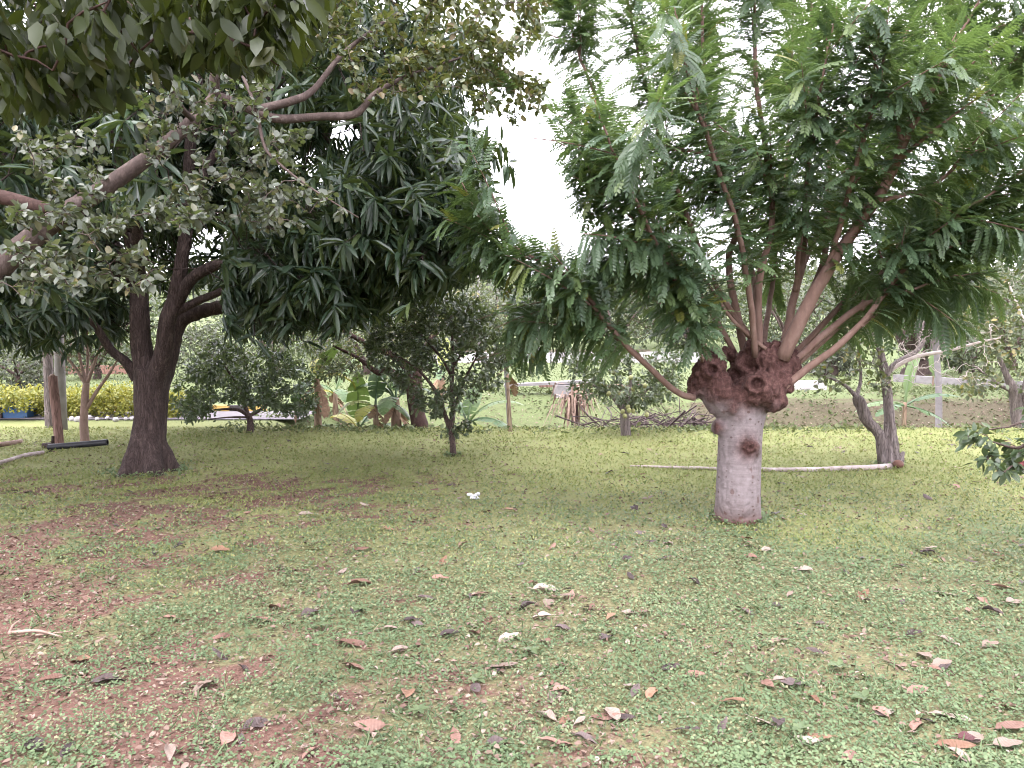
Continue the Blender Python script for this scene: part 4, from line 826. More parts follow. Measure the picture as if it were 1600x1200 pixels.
banana('banana plant with one broad leaf standing upright, second from the citrus tree', GB(556, 668, .8), .55, [(-80, 1.1, .42, 85, 20, 'g'), (10, .9, .32, 20, 40, 'g'), (175, 1.0, .32, 15, 30, 'g'), (140, .9, .3, 45, 80, 'y'), (40, 1.0, .34, 55, 60, 'g')], 82, .07)
banana('banana plant with drooping broad leaves and shaggy dead skirt left of the brown trunk', GB(620, 668, .5), .75, [(160, 1.0, .36, 55, 110, 'g'), (20, .8, .3, 50, 100, 'g'), (-100, .8, .34, 30, 110, 'g'), (90, 1.1, .34, 65, 70, 'g'), (200, .9, .3, 70, 50, 'g')], 83, .11, 6)
banana('banana plant with arching fringed leaf just right of the slender centre tree', GB(728, 668, .4), .6, [(5, 1.2, .34, 55, 90, 'g'), (-30, 1.1, .34, 30, 100, 'g'), (120, .9, .3, 60, 80, 'g'), (70, 1.0, .34, 70, 40, 'g'), (-70, .8, .3, 20, 90, 'y')], 84, .06, 4)
banana('small banana shoot with bright green leaf beside the thin leaning post', GB(797, 668, 1.0), .95, [(30, .7, .16, 40, 20, 'g'), (80, .8, .16, 80, 20, 'g')], 85, .04, 1)
banana('banana plant with one tall upright leaf behind the split-trunk tree', GB(1412, 668, .6), .75, [(40, 1.3, .2, 82, 55, 'g'), (-10, .95, .3, 35, 60, 'g'), (170, .9, .34, 20, 70, 'g'), (-20, .9, .34, -10, 40, 'g'), (200, .7, .3, 10, 60, 'g')], 86, .05, 0)
banana('tiny banana sucker with two leaves at the foot of the pale smooth stem', GB(1455, 668, .1), .35, [(90, .7, .2, 85, 10, 'g'), (10, .7, .18, 40, 50, 'g')], 87, .025, 0)
banana('spent banana stem with peeling dead leaves directly behind the pollard trunk', GB(1213, 668, .3), .6, [(30, .7, .2, 60, 120, 'y')], 88, .09, 4)

banana('banana plant half hidden behind the slender centre tree', GB(690, 668, 1.2), .6, [(20, 1.0, .34, 60, 70, 'g'), (150, 1.0, .34, 55, 80, 'g'), (-90, .8, .3, 30, 90, 'g'), (80, 1.0, .3, 75, 40, 'y')], 89, .06, 4)
banana('leaning banana plant with yellow hanging leaves between two others at the ditch', GB(588, 668, .3), .5, [(200, .8, .28, 40, 120, 'y'), (-20, .8, .28, 30, 110, 'g'), (90, 1.0, .32, 75, 40, 'g'), (-110, .7, .28, 25, 100, 'y')], 90, .06, 5)
banana('squat banana plant with drooping torn leaves just right of the citrus tree', GB(525, 668, .6), .6, [(170, .8, .28, 50, 120, 'g'), (-60, .8, .28, 35, 110, 'g'), (60, 1.0, .32, 70, 50, 'g'), (-150, .8, .28, 30, 110, 'y')], 78, .07, 5)

# ================================================================== LEFT GROUP: post, poles, pipe, hedge, shed
p0, p1 = GT(93, 698), P(82, 588, 11.0)
r_ = thing('wooden_post', 'leaning weathered brown wooden post with a chewed top', 'post', p0)
sf = under(MB().tube(spline(np.vstack([p0 + [0, 0, -.2], p0, (p0 + p1) / 2, p1]), 16), .062, 10, True, .1, 3).build('shaft', M['wood_post']), r_)
under(MB().blob(p1 + [0, 0, .005], (.05, .05, .03), 8, .5).build('broken_top', M['bark_beige']), sf)
b = GT(97, 672); tag(MB().tube(np.array([b + [0, 0, -.2], b + [0, 0, 2], b + [0, 0, 4.6]]), [.085, .075, .065], 12).build('concrete_pole', M['concrete']), 'pale grey concrete pole standing behind the leaning wooden post', 'pole')
b = GT(79, 668); r_ = thing('bare_tree', 'thin grey bare trunk left of the concrete pole', 'tree', b); under(MB().tube(spline(np.array([b + [0, 0, -.2], b + [0, 0, 1], b + [-.03, 0, 2.0], b + [-.05, 0, 3.0]]), 16), np.linspace(.09, .05, 16), 10, True, .1).build('trunk', M['bark_grey']), r_)
a, c = GT(76, 704) + [0, 0, .045], P(168, 691, 10.75)
r_ = thing('black_pipe', 'length of black plastic pipe lying on the lawn in front of the wooden post', 'pipe', a)
V0, f0 = tube_geo(np.linspace(a, c, 10), .043, 14, False); V1, f1 = tube_geo(np.linspace(a, c, 10), .036, 14, False)
mb = MB().add(V0, f0).add(V1, [q[::-1] for q in f1]).add(np.vstack([V0[-14:], V1[-14:]]), [(j, (j + 1) % 14, 14 + (j + 1) % 14, 14 + j) for j in range(14)]); under(mb.build('pipe_wall', M['black_plastic']), r_)
b = GT(77, 699); tag(MB().tube(np.array([b + [0, 0, -.05], b + [0, 0, .06]]), [.10, .085], 10, True, .2).tube(np.array([b + [.05, 0, .05], b + [.06, 0, .16]]), .02, 6).build('stump', M['bark_mango']), 'low dark stump at the foot of the leaning wooden post', 'stump')
tag(MB().tube(spline(np.array([GT(-40, 738) + [0, 0, .03], GT(10, 725) + [0, 0, .04], GT(40, 716) + [0, 0, .04], GT(68, 711) + [0, 0, .03]]), 16), np.linspace(.02, .028, 16), 7, True, .2).build('pale_stick', M['white_pole']), 'pale thin stick lying on the grass at the left edge, left of the black pipe', 'stick')
tag(MB().tube(spline(np.array([GT(-30, 704) + [0, 0, .05], GT(10, 699) + [0, 0, .05], GT(32, 694) + [0, 0, .04]]), 10), .035, 7, True, .25).build('short_log', M['bark_beige']), 'short weathered log lying at the left edge behind the pale stick', 'log')

def golden_shrub(px0, px1, top, bot, d, label, seed):
    rng = np.random.default_rng(seed); b = P((px0 + px1) / 2, bot, d); b[2] = 0; root = thing('golden_shrub', label, 'shrub', b, 'clipped golden hedge shrubs'); s = Skel()
    w = (px1 - px0) / 2 / F * d; h = (bot - top) / F * d; z0 = P(0, bot, d)[2]
    limb_part('stem', s.limb([b, b + [0, 0, .12], b + [0, 0, z0 + h * .5]], [.03, .025, .015]), M['bark_dark'], root, 6)
    T = np.column_stack([b[0] + rng.uniform(-1, 1, 110) * w, b[1] + rng.uniform(-.45, .45, 110), z0 + h * rng.uniform(.25, .98, 110)])
    ch = s.reach(T, rng, 4, .1, 0, .003); twigs_part(ch, M['bark_dark'], root, 3); leaf_part(chain_leaves(ch, rng, 26, .5, .07, .4, .4, .0, (.04, .07)), LW, M['golden'], root, rng, joined='crown')
golden_shrub(-60, 62, 606, 643, 14.5, 'clipped golden-leaved hedge shrub at the left edge over the blue bin', 91)
golden_shrub(60, 104, 612, 655, 15.2, 'clipped golden-leaved hedge shrub directly behind the wooden post and pole', 92)
golden_shrub(104, 152, 614, 658, 15.0, 'clipped golden-leaved hedge shrub behind the bare beige stems', 93)
golden_shrub(152, 216, 608, 658, 15.0, 'clipped golden-leaved hedge shrub immediately left of the mango trunk', 94)
golden_shrub(262, 286, 620, 652, 15.0, 'clipped golden-leaved hedge shrub immediately right of the mango trunk', 95)
b = P(24, 662, 14.75); b[2] = 0
r_ = thing('blue_bin', 'blue rectangular container half hidden behind the golden hedge', 'bin', b)
b = b + [0, 0, -.12]; bn = under(MB().box(b + [0, 0, .245], (.62, .4, .36), .1, 1.06).build('body', M['blue'], None, False), r_); under(MB().box(b + [0, 0, .445], (.68, .46, .04), .1).build('lid', M['blue'], None, False), r_); under(MB().box(b + [0, -.26, .36], (.26, .05, .04), .1).build('handle', M['blue'], None, False), bn)
rng = np.random.default_rng(97); stone = [MB().blob((0, 0, 0), (.10, .08, .07), 8, .5, k * 3.3).mesh('white_stone', M['whitewash']) for k in range(3)]
for k, px in enumerate([112, 122, 139, 152, 168, 181, 196, 206, 300, 318]):
    o = obj('white_stone', stone[k % 3]); p = GT(px, 657 + rng.uniform(-2, 2)); o.location = Vector(tuple(p + [0, 0, .04])); o.rotation_euler = (0, 0, rng.uniform(0, 6)); o.scale = (rng.uniform(.45, .9),) * 3
    tag(o, 'whitewashed edging stone at the foot of the hedge, %s from the concrete pole' % ['first', 'second', 'third', 'fourth', 'fifth', 'sixth', 'seventh', 'eighth'][k % 8] if px < 250 else ('whitewashed stone beside the citrus tree, nearer the mango trunk' if px == 300 else 'whitewashed stone beside the citrus tree, farther from the mango trunk'), 'stone', 'whitewashed edging stones')
# open shed far behind
b = P(178, 612, 31.0); b[2] = float(tz(b[0], b[1])); r_ = thing('open_shed', 'low open shed with dark timber posts and white back wall beyond the hedge', 'shed', b)
W = 3.2; H = P(178, 590, 31)[2] - b[2]
under(MB().box(b + [0, .9, H * .5], (W, .12, H)).build('back_wall', M['whitewash'], None, False), r_)
under(MB().box(b + [0, .2, H + .06], (W + .4, 1.9, .12)).build('roof', M['dark_timber'], None, False), r_)
for k in range(5): under(MB().box(b + [-W / 2 + .1 + k * (W - .2) / 4, -.5, H / 2 - .005], (.14, .14, H)).build('post', M['dark_timber'], None, False), r_)
for k in range(14): under(MB().box(b + [-W / 2 + .12 + k * (W - .24) / 13, -.62, .17], (.22, .08, .34)).build('brick_panel', M['brick'], None, False), r_)

# road and kerb on the left
xs_ = np.linspace(-16, -3.9, 40); rv = [(x, y, .02) for y in (14.25, 15.0, 15.75) for x in xs_]
rf = [(j * 40 + i, j * 40 + i + 1, (j + 1) * 40 + i + 1, (j + 1) * 40 + i) for j in range(2) for i in range(39)]
tag(MB().add(rv, rf).build('road', M['asphalt']), kind='structure')
kr = thing('painted_kerb', 'yellow and black painted kerb along the far side of the road', 'kerb', (-9, 15.82, 0)); km = {c: MB().box((0, 0, 0), (.36, .14, .15), 0, .94).mesh('kerb_block', M[c], False) for c in ('yellow_paint', 'black_paint')}
for k in range(30):
    o = obj('kerb_block', km['yellow_paint' if k % 2 else 'black_paint'], kr); o.location = (-6.6 + k * .37 - 9 + 9 + .0, 0, .06); o.location.x = -15.9 + k * .37 + 9

# ================================================================== DITCH, FIELD AND WALLS
def run_wall(name, label, cat, pts, h, t, mat, part, seg, parent_kind=None):
    """low wall of separate blocks following the terrain"""
    pts = np.array(pts, float); L = np.concatenate([[0], np.cumsum(np.linalg.norm(np.diff(pts, axis=0), axis=1))]); n = max(2, int(L[-1] / seg)); s = np.linspace(0, L[-1], n + 1)
    q = np.stack([np.interp(s, L, pts[:, i]) for i in (0, 1)], 1); root = thing(name, label, cat, (q[0, 0], q[0, 1], float(tz(*q[0])))); rg = np.random.default_rng(n)
    for i in range(n):
        m = (q[i] + q[i + 1]) / 2; d = q[i + 1] - q[i]; l = np.linalg.norm(d); z = float(tz(*m)); under(MB().box((m[0], m[1], z + h / 2 - .1 + rg.uniform(-.012, .012)), (l - .015, t + rg.uniform(-.01, .01), h + .2), math.atan2(d[1], d[0])).build(part, mat, None, False), root)
wl_ = P(640, 575, 37); wr_ = P(1120, 573, 37)
run_wall('white_wall', 'long low whitewashed wall across the far side of the field', 'wall', [(wl_[0], 37.5), (wr_[0], 37.5)], .50, .25, M['whitewash'], 'wall_panel', 1.5)
ka, kb, kc, kd = P(1262, 625, 19), P(1330, 626, 20), P(1440, 608, 23), P(1580, 627, 19)
run_wall('low_kerb', 'low weathered white kerb along the top of the bank at the right', 'kerb', [(4.6, 19.6), (7.8, 19.4)], .22, .22, M['whitewash'], 'kerb_block', .8)
run_wall('field_kerb', 'pale concrete kerb curving past the big dark trunk at the right', 'kerb', [(11.2, 22.8), (12.0, 21.0), (13.2, 19.6)], .2, .22, M['concrete'], 'kerb_block', .7)
# culvert slab and beam
b = GT(868, 640); b = P(872, 632, 18.0); b[2] = float(tz(b[0], b[1])); r_ = thing('concrete_culvert', 'concrete culvert block with long pale slab on the bank behind the dry fronds', 'culvert', b)
under(MB().box(b + [.15, .2, .12], (.5, .6, .3)).build('block', M['concrete'], None, False), r_); under(MB().box(b + [-.1, .25, .305], (2.3, .35, .06), 0, 1, 0, -.05).build('slab', M['concrete'], None, False), r_)
under(MB().box(b + [.9, 1.4, .16], (2.6, .12, .06), .05).build('timber', M['wood_post'], None, False), r_)
b = GB(797, 660, 2.0); t_ = P(789, 556, float((b - CAMP) @ FWD)); tag(MB().tube(spline(np.vstack([b + [0, 0, -.2], b, (b + t_) / 2 + [.02, 0, 0], t_]), 14), np.linspace(.05, .04, 14), 8, True, .05).build('leaning_post', M['pale_stem']), 'thin pale leaning post on the field beyond the ditch', 'post')
b = P(840, 562, 42); b[2] = float(tz(b[0], b[1])); tag(MB().tube(np.array([b + [0, 0, -.2], b + [0, 0, 1.0], b + [0, 0, 2.2]]), [.14, .13, .12], 10).build('far_post', M['whitewash']), 'white post standing behind the far whitewashed wall', 'post')
b = P(748, 440, 45); b[2] = float(tz(b[0], b[1])); tag(MB().tube(np.array([b, b + [0, 0, 4], b + [0, 0, 6.5]]), [.10, .09, .08], 8).build('lamp_post', M['whitewash']), 'tall thin white pole against the far hazy trees', 'pole')

def brush_pile():
    rng = np.random.default_rng(101); BR = []
    for k in range(380):
        px = rng.uniform(925, 1125); d = rng.uniform(13.9, 15.6); base = P(px, 640, d); base[2] = float(tz(base[0], base[1])) + rng.random() ** 1.4 * .65 + .03; az = rng.normal(0, .85) + (math.pi if rng.random() < .5 else 0); l = rng.uniform(.4, 1.5); dv = np.array([math.cos(az), math.sin(az), rng.normal(0, .34)])
        BR.append((spline(np.array([base - dv * l / 2, base + rng.normal(0, .06, 3), base + dv * l / 2 + [0, 0, rng.normal(0, .05)]]), 6), np.linspace(rng.uniform(.008, .022), .004, 6)))
    for k in range(26):
        px = rng.uniform(1000, 1125); d = rng.uniform(14, 15.4); base = P(px, 640, d); base[2] = float(tz(base[0], base[1])) + .5; dv = nrm(np.array([rng.normal(0, 1), rng.normal(0, .4), rng.uniform(.1, .8)])); l = rng.uniform(.5, 1.1)
        BR.append((np.array([base, base + dv * l * .5 + [0, 0, .03], base + dv * l]), np.array([.01, .008, .003])))
    tag(obj('brush_pile', fast_mesh('brush_pile', *tube_batch(BR, 4), M['brush'], True)), 'heap of dead purple-brown branches and twigs in the ditch', 'brush pile')
    mb = MB(); c = P(898, 622, 15.2)
    c0 = c
    for k in range(110):
        c = c0 + rng.normal(0, .11, 3); az = rng.uniform(0, 6.28); l = rng.uniform(.35, .75); r = rng.uniform(.1, .9); tip = c + np.array([math.cos(az) * l * r * 1.1, math.sin(az) * l * r * .6, -l * .75]); mid = c + np.array([math.cos(az) * l * r * .6, math.sin(az) * l * r * .4, .03]); sd = np.array([-math.sin(az), math.cos(az), 0]) * .018
        mb.add([c - sd, c + sd, mid - sd * 1.3, mid + sd * 1.3, tip], [(0, 1, 3, 2), (2, 3, 4)])
    c = c0; r0 = thing('dry_frond_clump', 'tan clump of dry hanging fronds left of the lemon tree', 'dry plant', (c[0], c[1], float(tz(c[0], c[1])))); under(mb.build('fronds', M['dry_frond'], None, False), r0)
    bz = np.array([c[0], c[1], float(tz(c[0], c[1]))]); under(MB().tube(np.array([bz + [0, 0, -.05], (bz + c) / 2, c + [0, 0, .03]]), [.09, .07, .06], 8, True, .2).build('stem', M['bark_limb']), r0)
brush_pile()
# smooth pale stem (right)
b = GT(1467, 668); d0 = float((b - CAMP) @ FWD); r_ = thing('pale_stemmed_tree', 'smooth pale grey stem with hanging dead fronds behind the split-trunk tree', 'tree', b); s = Skel(); rng = np.random.default_rng(103)
limb_part('trunk', s.limb(np.vstack([b + [0, 0, -.1], b, PS([(1467, 620, d0), (1464, 560, d0), (1460, 500, d0), (1456, 440, d0)])]), [.075, .068, .062, .058, .055, .05]), M['pale_stem'], r_, 14, .02)
mb = MB(); c = P(1458, 505, d0)
for k in range(110):
    c = P(1458 + rng.normal(0, 9), 515 + rng.normal(0, 9), d0); az = rng.uniform(0, 6.28); l = rng.uniform(.25, .8); r = rng.uniform(.3, 1); tip = c + np.array([math.cos(az) * l * r, math.sin(az) * l * r, -.75 * l + .25 * r]); mid = c + np.array([math.cos(az) * l * r * .6, math.sin(az) * l * r * .6, .10]); sd = np.array([-math.sin(az), math.cos(az), 0]) * .012
    mb.add([c - sd, c + sd, mid - sd * 1.3, mid + sd * 1.3, tip], [(0, 1, 3, 2), (2, 3, 4)])
under(mb.build('dead_fronds', M['bark_grey'], None, False), r_)
# fallen pole and clay pot shard
pts = np.array([GT(985, 731), GT(1050, 733), GT(1115, 735), GT(1190, 737), GT(1260, 737), GT(1330, 735), GT(1392, 732)]) + [0, 0, .022]
tag(MB().tube(spline(pts, 50), np.linspace(.012, .038, 50), 10, True, .3, 4).build('fallen_pole', M['white_pole']), 'long peeled whitish pole lying on the grass behind the pollard trunk', 'pole')
b = GT(1398, 731); r_ = thing('coconut_husk', 'rounded terracotta-coloured husk at the foot of the split-trunk tree', 'husk', b); hs = under(MB().blob(b + [0, -.08, .06], (.06, .055, .05), 14, .2).build('shell', M['terracotta']), r_); under(MB().blob(b + [0, -.08, .108], (.015, .015, .006), 8).build('stalk_scar', M['bark_dark']), hs)

# ================================================================== BACKGROUND TREES
def far_tree(name, label, px, d, crown_px, top, bot, mat, seed, trunk_r=.16, n=120, per=21, size=(.18, .30), depth=None, bark='bark_dark', group='trees beyond the field', base=None):
    rng = np.random.default_rng(seed); b = P(px, 560, d) if base is None else base; b = np.array([b[0], b[1], 0.0]); b[2] = float(tz(b[0], b[1])); root = thing(name, label, 'tree', b, group); s = Skel(); k = d / F
    zt, zb = P(px, top, d)[2], P(px, bot, d)[2]; hw = crown_px / 2 * k; c = np.array([b[0], b[1], (zt + zb) / 2])
    zf = max(b[2] + .4, zb - .1); limb_part('trunk', s.limb([b + [0, 0, -.2], b, [b[0] + .03 * hw, b[1], (b[2] + zf) / 2], [b[0], b[1], zf]], [trunk_r * 1.5, trunk_r * 1.15, trunk_r, trunk_r * .85], 12, False), M[bark], root, 10, .12, seed)
    for j in range(4):
        a = j * 1.6 + seed; e = c + np.array([math.cos(a) * hw * .55, math.sin(a) * hw * .5, (zt - zb) * .1]); limb_part('branch', s.limb([[b[0], b[1], zf], [(b[0] + e[0]) / 2, (b[1] + e[1]) / 2, zf + (e[2] - zf) * .6], e], [trunk_r * .6, trunk_r * .45, trunk_r * .2]), M[bark], root, 7)
    T = ellipsoid(rng, n, c, (hw, (depth or hw), (zt - zb) / 2), .25); T += (fbm(T * (1.5 / max(hw, .5)) + seed, 2)[:, None] - .5) * hw * .5
    ch = s.reach(T, rng, 4, .15, .03, .012 * d / 40); twigs_part(ch, M[bark], root, 3)
    leaf_part(chain_leaves(ch, rng, per, .3, hw * .09, .3, .4, .25, size), LT, M[mat], root, rng, joined='crown')
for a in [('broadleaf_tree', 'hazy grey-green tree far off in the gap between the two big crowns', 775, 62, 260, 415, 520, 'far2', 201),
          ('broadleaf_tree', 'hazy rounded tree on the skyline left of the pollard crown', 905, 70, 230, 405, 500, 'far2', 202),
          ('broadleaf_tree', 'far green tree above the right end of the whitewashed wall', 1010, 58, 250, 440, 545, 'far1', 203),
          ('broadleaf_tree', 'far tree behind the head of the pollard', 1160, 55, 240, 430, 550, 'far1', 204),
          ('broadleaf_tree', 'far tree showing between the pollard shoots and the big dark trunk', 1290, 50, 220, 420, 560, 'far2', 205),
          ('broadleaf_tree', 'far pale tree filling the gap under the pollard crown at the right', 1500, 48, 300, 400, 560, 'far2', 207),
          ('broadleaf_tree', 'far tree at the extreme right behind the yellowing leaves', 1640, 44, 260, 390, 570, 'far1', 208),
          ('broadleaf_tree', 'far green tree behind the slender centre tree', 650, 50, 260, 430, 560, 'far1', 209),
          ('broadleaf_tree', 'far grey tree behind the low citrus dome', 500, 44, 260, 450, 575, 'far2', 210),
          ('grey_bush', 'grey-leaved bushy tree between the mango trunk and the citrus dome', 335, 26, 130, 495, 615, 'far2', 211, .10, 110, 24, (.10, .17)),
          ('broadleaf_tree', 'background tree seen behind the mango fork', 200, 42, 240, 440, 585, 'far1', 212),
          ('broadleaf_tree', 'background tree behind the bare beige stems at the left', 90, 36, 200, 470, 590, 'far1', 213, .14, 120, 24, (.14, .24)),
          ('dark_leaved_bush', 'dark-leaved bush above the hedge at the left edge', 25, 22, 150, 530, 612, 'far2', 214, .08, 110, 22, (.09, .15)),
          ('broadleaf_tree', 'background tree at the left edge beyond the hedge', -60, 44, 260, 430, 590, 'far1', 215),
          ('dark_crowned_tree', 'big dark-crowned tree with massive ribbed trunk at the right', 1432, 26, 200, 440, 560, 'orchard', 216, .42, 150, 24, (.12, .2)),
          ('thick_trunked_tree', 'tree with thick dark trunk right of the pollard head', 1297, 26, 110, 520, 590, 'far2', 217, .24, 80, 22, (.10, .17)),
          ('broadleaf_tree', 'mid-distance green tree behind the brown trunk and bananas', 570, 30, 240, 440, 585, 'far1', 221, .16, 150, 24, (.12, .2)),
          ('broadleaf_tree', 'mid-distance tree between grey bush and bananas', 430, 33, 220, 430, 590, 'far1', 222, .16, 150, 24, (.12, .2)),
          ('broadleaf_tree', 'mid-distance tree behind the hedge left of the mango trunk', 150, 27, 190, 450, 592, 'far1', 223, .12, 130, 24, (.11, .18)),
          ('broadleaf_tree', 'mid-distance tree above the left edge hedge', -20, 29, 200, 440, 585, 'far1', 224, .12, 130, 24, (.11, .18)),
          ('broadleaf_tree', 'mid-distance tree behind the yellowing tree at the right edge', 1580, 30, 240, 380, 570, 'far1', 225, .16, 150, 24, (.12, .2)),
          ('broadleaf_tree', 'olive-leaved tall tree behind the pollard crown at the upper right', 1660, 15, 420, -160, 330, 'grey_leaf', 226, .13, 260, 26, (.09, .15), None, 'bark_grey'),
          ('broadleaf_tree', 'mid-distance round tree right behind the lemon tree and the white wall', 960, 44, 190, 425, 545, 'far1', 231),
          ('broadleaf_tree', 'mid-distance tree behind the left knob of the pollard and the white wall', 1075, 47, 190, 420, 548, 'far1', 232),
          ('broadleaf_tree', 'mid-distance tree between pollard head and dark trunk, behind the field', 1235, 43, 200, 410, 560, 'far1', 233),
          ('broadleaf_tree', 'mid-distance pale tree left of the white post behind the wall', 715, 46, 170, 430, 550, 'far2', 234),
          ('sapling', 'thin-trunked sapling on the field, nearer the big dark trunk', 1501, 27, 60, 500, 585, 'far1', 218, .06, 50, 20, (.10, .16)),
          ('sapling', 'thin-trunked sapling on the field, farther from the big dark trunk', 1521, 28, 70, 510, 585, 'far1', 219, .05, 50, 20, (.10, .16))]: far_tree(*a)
# wooded hill closing the view
rng = np.random.default_rng(301); hv = []
hx = np.linspace(-160, 160, 60); hy = np.linspace(110, 200, 14); HX, HY = np.meshgrid(hx, hy); HZ = 3 + 13 * sstep(108, 190, HY) * (.7 + .6 * fbm2(HX.ravel(), HY.ravel(), .02, 3, 5).reshape(HX.shape)); hi = np.arange(840).reshape(14, 60)
hm = fast_mesh('hill', np.stack([HX.ravel(), HY.ravel(), HZ.ravel()], 1), np.stack([hi[:-1, :-1], hi[:-1, 1:], hi[1:, 1:], hi[1:, :-1]], -1).reshape(-1, 4), M['ground'], True, {'cover': np.ones(840), 'litter': np.zeros(840), 'mown': np.ones(840), 'field': np.ones(840)})
tag(obj('hill', hm), kind='structure')
k = 5200; wx = rng.uniform(-110, 110, k); wy = rng.uniform(108, 165, k); pos = np.column_stack([wx, wy, 3 + 13 * sstep(108, 190, wy) * (.7 + .6 * fbm2(wx, wy, .02, 3, 5)) + rng.random(k) ** 1.5 * 4.5 * (.4 + fbm2(wx, wy, .15, 2, 9))])
w = thing('far_wood', 'distant wooded slope closing the view behind the field', 'wood', (0, 120, 3)); w['kind'] = 'stuff'
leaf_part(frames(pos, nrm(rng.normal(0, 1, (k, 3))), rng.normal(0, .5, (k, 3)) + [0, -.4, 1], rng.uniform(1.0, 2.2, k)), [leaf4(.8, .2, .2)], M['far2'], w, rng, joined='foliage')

# ================================================================== GROUND COVER AND LITTER
def scatter(rng, n, dmin, dmax, side=2.2):
    """points on the lawn, denser towards the viewer as leaves there are smaller"""
    y = dmin * (dmax / dmin) ** rng.random(n); x = (rng.random(n) * 2 - 1) * (y * .66 + side); return x, y
def ground_cover():
    rng = np.random.default_rng(401); root = thing('ground_cover', 'low clover-like ground cover and short grass on the lawn', 'ground cover', (0, 6, 0)); root['kind'] = 'stuff'
    x, y = scatter(rng, 470000, 1.9, 13.1); c = cover_fn(x, y); patch = fbm2(x, y, 5.0, 3, 4.4)
    keep = rng.random(len(x)) < np.clip((c + (patch - .5) * 1.5 + (fbm2(x, y, 1.6, 3, 14.4) - .5) * 1.5) * 1.25 - .14, .18, 1) * np.where(y > 9, .75, 1); x, y = x[keep], y[keep]; k = len(x)
    hh = fbm2(x, y, 4.0, 2, 6.6); z = tz(x, y) + .004 + .055 * rng.random(k) * np.clip(hh * 1.8 - .45, .1, 1.2) * (1.2 - .06 * y)
    az = rng.uniform(0, 6.28, k); el = rng.normal(.15, .35, k); d = np.column_stack([np.cos(az) * np.cos(el), np.sin(az) * np.cos(el), np.sin(el)])
    nn = np.column_stack([rng.normal(0, .32, k), rng.normal(-.18, .32, k), np.ones(k)]); size = rng.uniform(.0078, .0155, k) * (.68 + .19 * y); far = rng.random(k) < sstep(4.4, 9.0, y + 2.5 * (fbm2(x, y, .8, 3, 2.2) - .5))
    d[far, 2] = rng.uniform(.1, 1.3, far.sum()); size[far] *= 1.15
    Mx = frames(np.column_stack([x, y, z]), d, nn, size); r = np.clip(rng.random(k) * .6 + .95 * (fbm2(x, y, 1.3, 4, 7.7) - .38), 0, .999)
    nr = ~far & (y < 2.9); md = ~far & ~nr
    leaf_part(Mx[nr], [leaf4(.8, .10, .1, .25, .72), leaf4(.7, .14, .15, .28, .75)], M['cover'], root, rng, joined='clover', rnd=r[nr])
    leaf_part(Mx[md], [kite(.8, .12), kite(.65, .15)], M['cover'], root, rng, joined='clover_beyond', rnd=r[md])
    leaf_part(Mx[far], [kite(.30, .12), kite(.5, .12)], M['cover_far'], root, rng, joined='grass', rnd=r[far])
    # thicker growth hugging the foot of each trunk
    for (bx, by, rr, n) in [(*GT(1152, 812)[:2], .24, 420), (*GT(231, 738)[:2], .40, 520), (*GT(708, 713)[:2], .09, 160), (*GT(1388, 727)[:2], .16, 200)]:
        a = rng.uniform(0, 6.28, n); q = rr * (.85 + np.abs(rng.normal(0, .28, n))); x, y = bx + np.cos(a) * q, by + np.sin(a) * q; d = np.column_stack([rng.normal(0, 1, n), rng.normal(0, 1, n), rng.uniform(.1, 1.2, n)])
        leaf_part(frames(np.column_stack([x, y, tz(x, y) + .05 * rng.random(n)]), d, rng.normal(0, .4, (n, 3)) + [0, -.2, 1], rng.uniform(.02, .045, n)), [leaf4(.7, .1, .1), leaf4(.2, .1, .3)], M['cover'], root, rng, joined='foot_growth')
    # taller tufts of grass
    k = 30000; x, y = scatter(rng, k, 2.0, 9); keep = rng.random(k) < cover_fn(x, y) * fbm2(x, y, 3, 2, 9.9) * 1.1; x, y = x[keep], y[keep]; k = len(x)
    az = rng.uniform(0, 6.28, k); d = np.column_stack([np.cos(az), np.sin(az), rng.uniform(.4, 1.6, k)]); leaf_part(frames(np.column_stack([x, y, tz(x, y) + .004]), d, rng.normal(0, 1, (k, 3)), rng.uniform(.03, .075, k)), [leaf4(.08, .1, .3)], M['cover'], root, rng, joined='grass_blades')
ground_cover()
def litter():
    rng = np.random.default_rng(411); root = thing('fine_litter', 'fine straw and crumbled dry leaf bits strewn over soil and lawn', 'litter', (0, 6, 0)); root['kind'] = 'stuff'
    k = 120000; x, y = scatter(rng, k, 1.9, 13); c = cover_fn(x, y); keep = rng.random(k) < np.clip(1.1 - c + (fbm2(x, y, 1.6, 3, 14.4) - .5) * -1.5, .11, 1); x, y = x[keep], y[keep]; k = len(x); az = rng.uniform(0, 6.28, k)
    Mx = frames(np.column_stack([x, y, tz(x, y) + .006 + .02 * rng.random(k)]), np.column_stack([np.cos(az), np.sin(az), rng.normal(0, .2, k)]), np.column_stack([rng.normal(0, .35, k), rng.normal(0, .35, k), np.ones(k)]), rng.uniform(.009, .034, k) * (.85 + .06 * y))
    leaf_part(Mx, [kite(.35, .2), kite(.12, .2), leaf4(.6, .25, .3)], M['straw'], root, rng, joined='litter_bits')
litter()

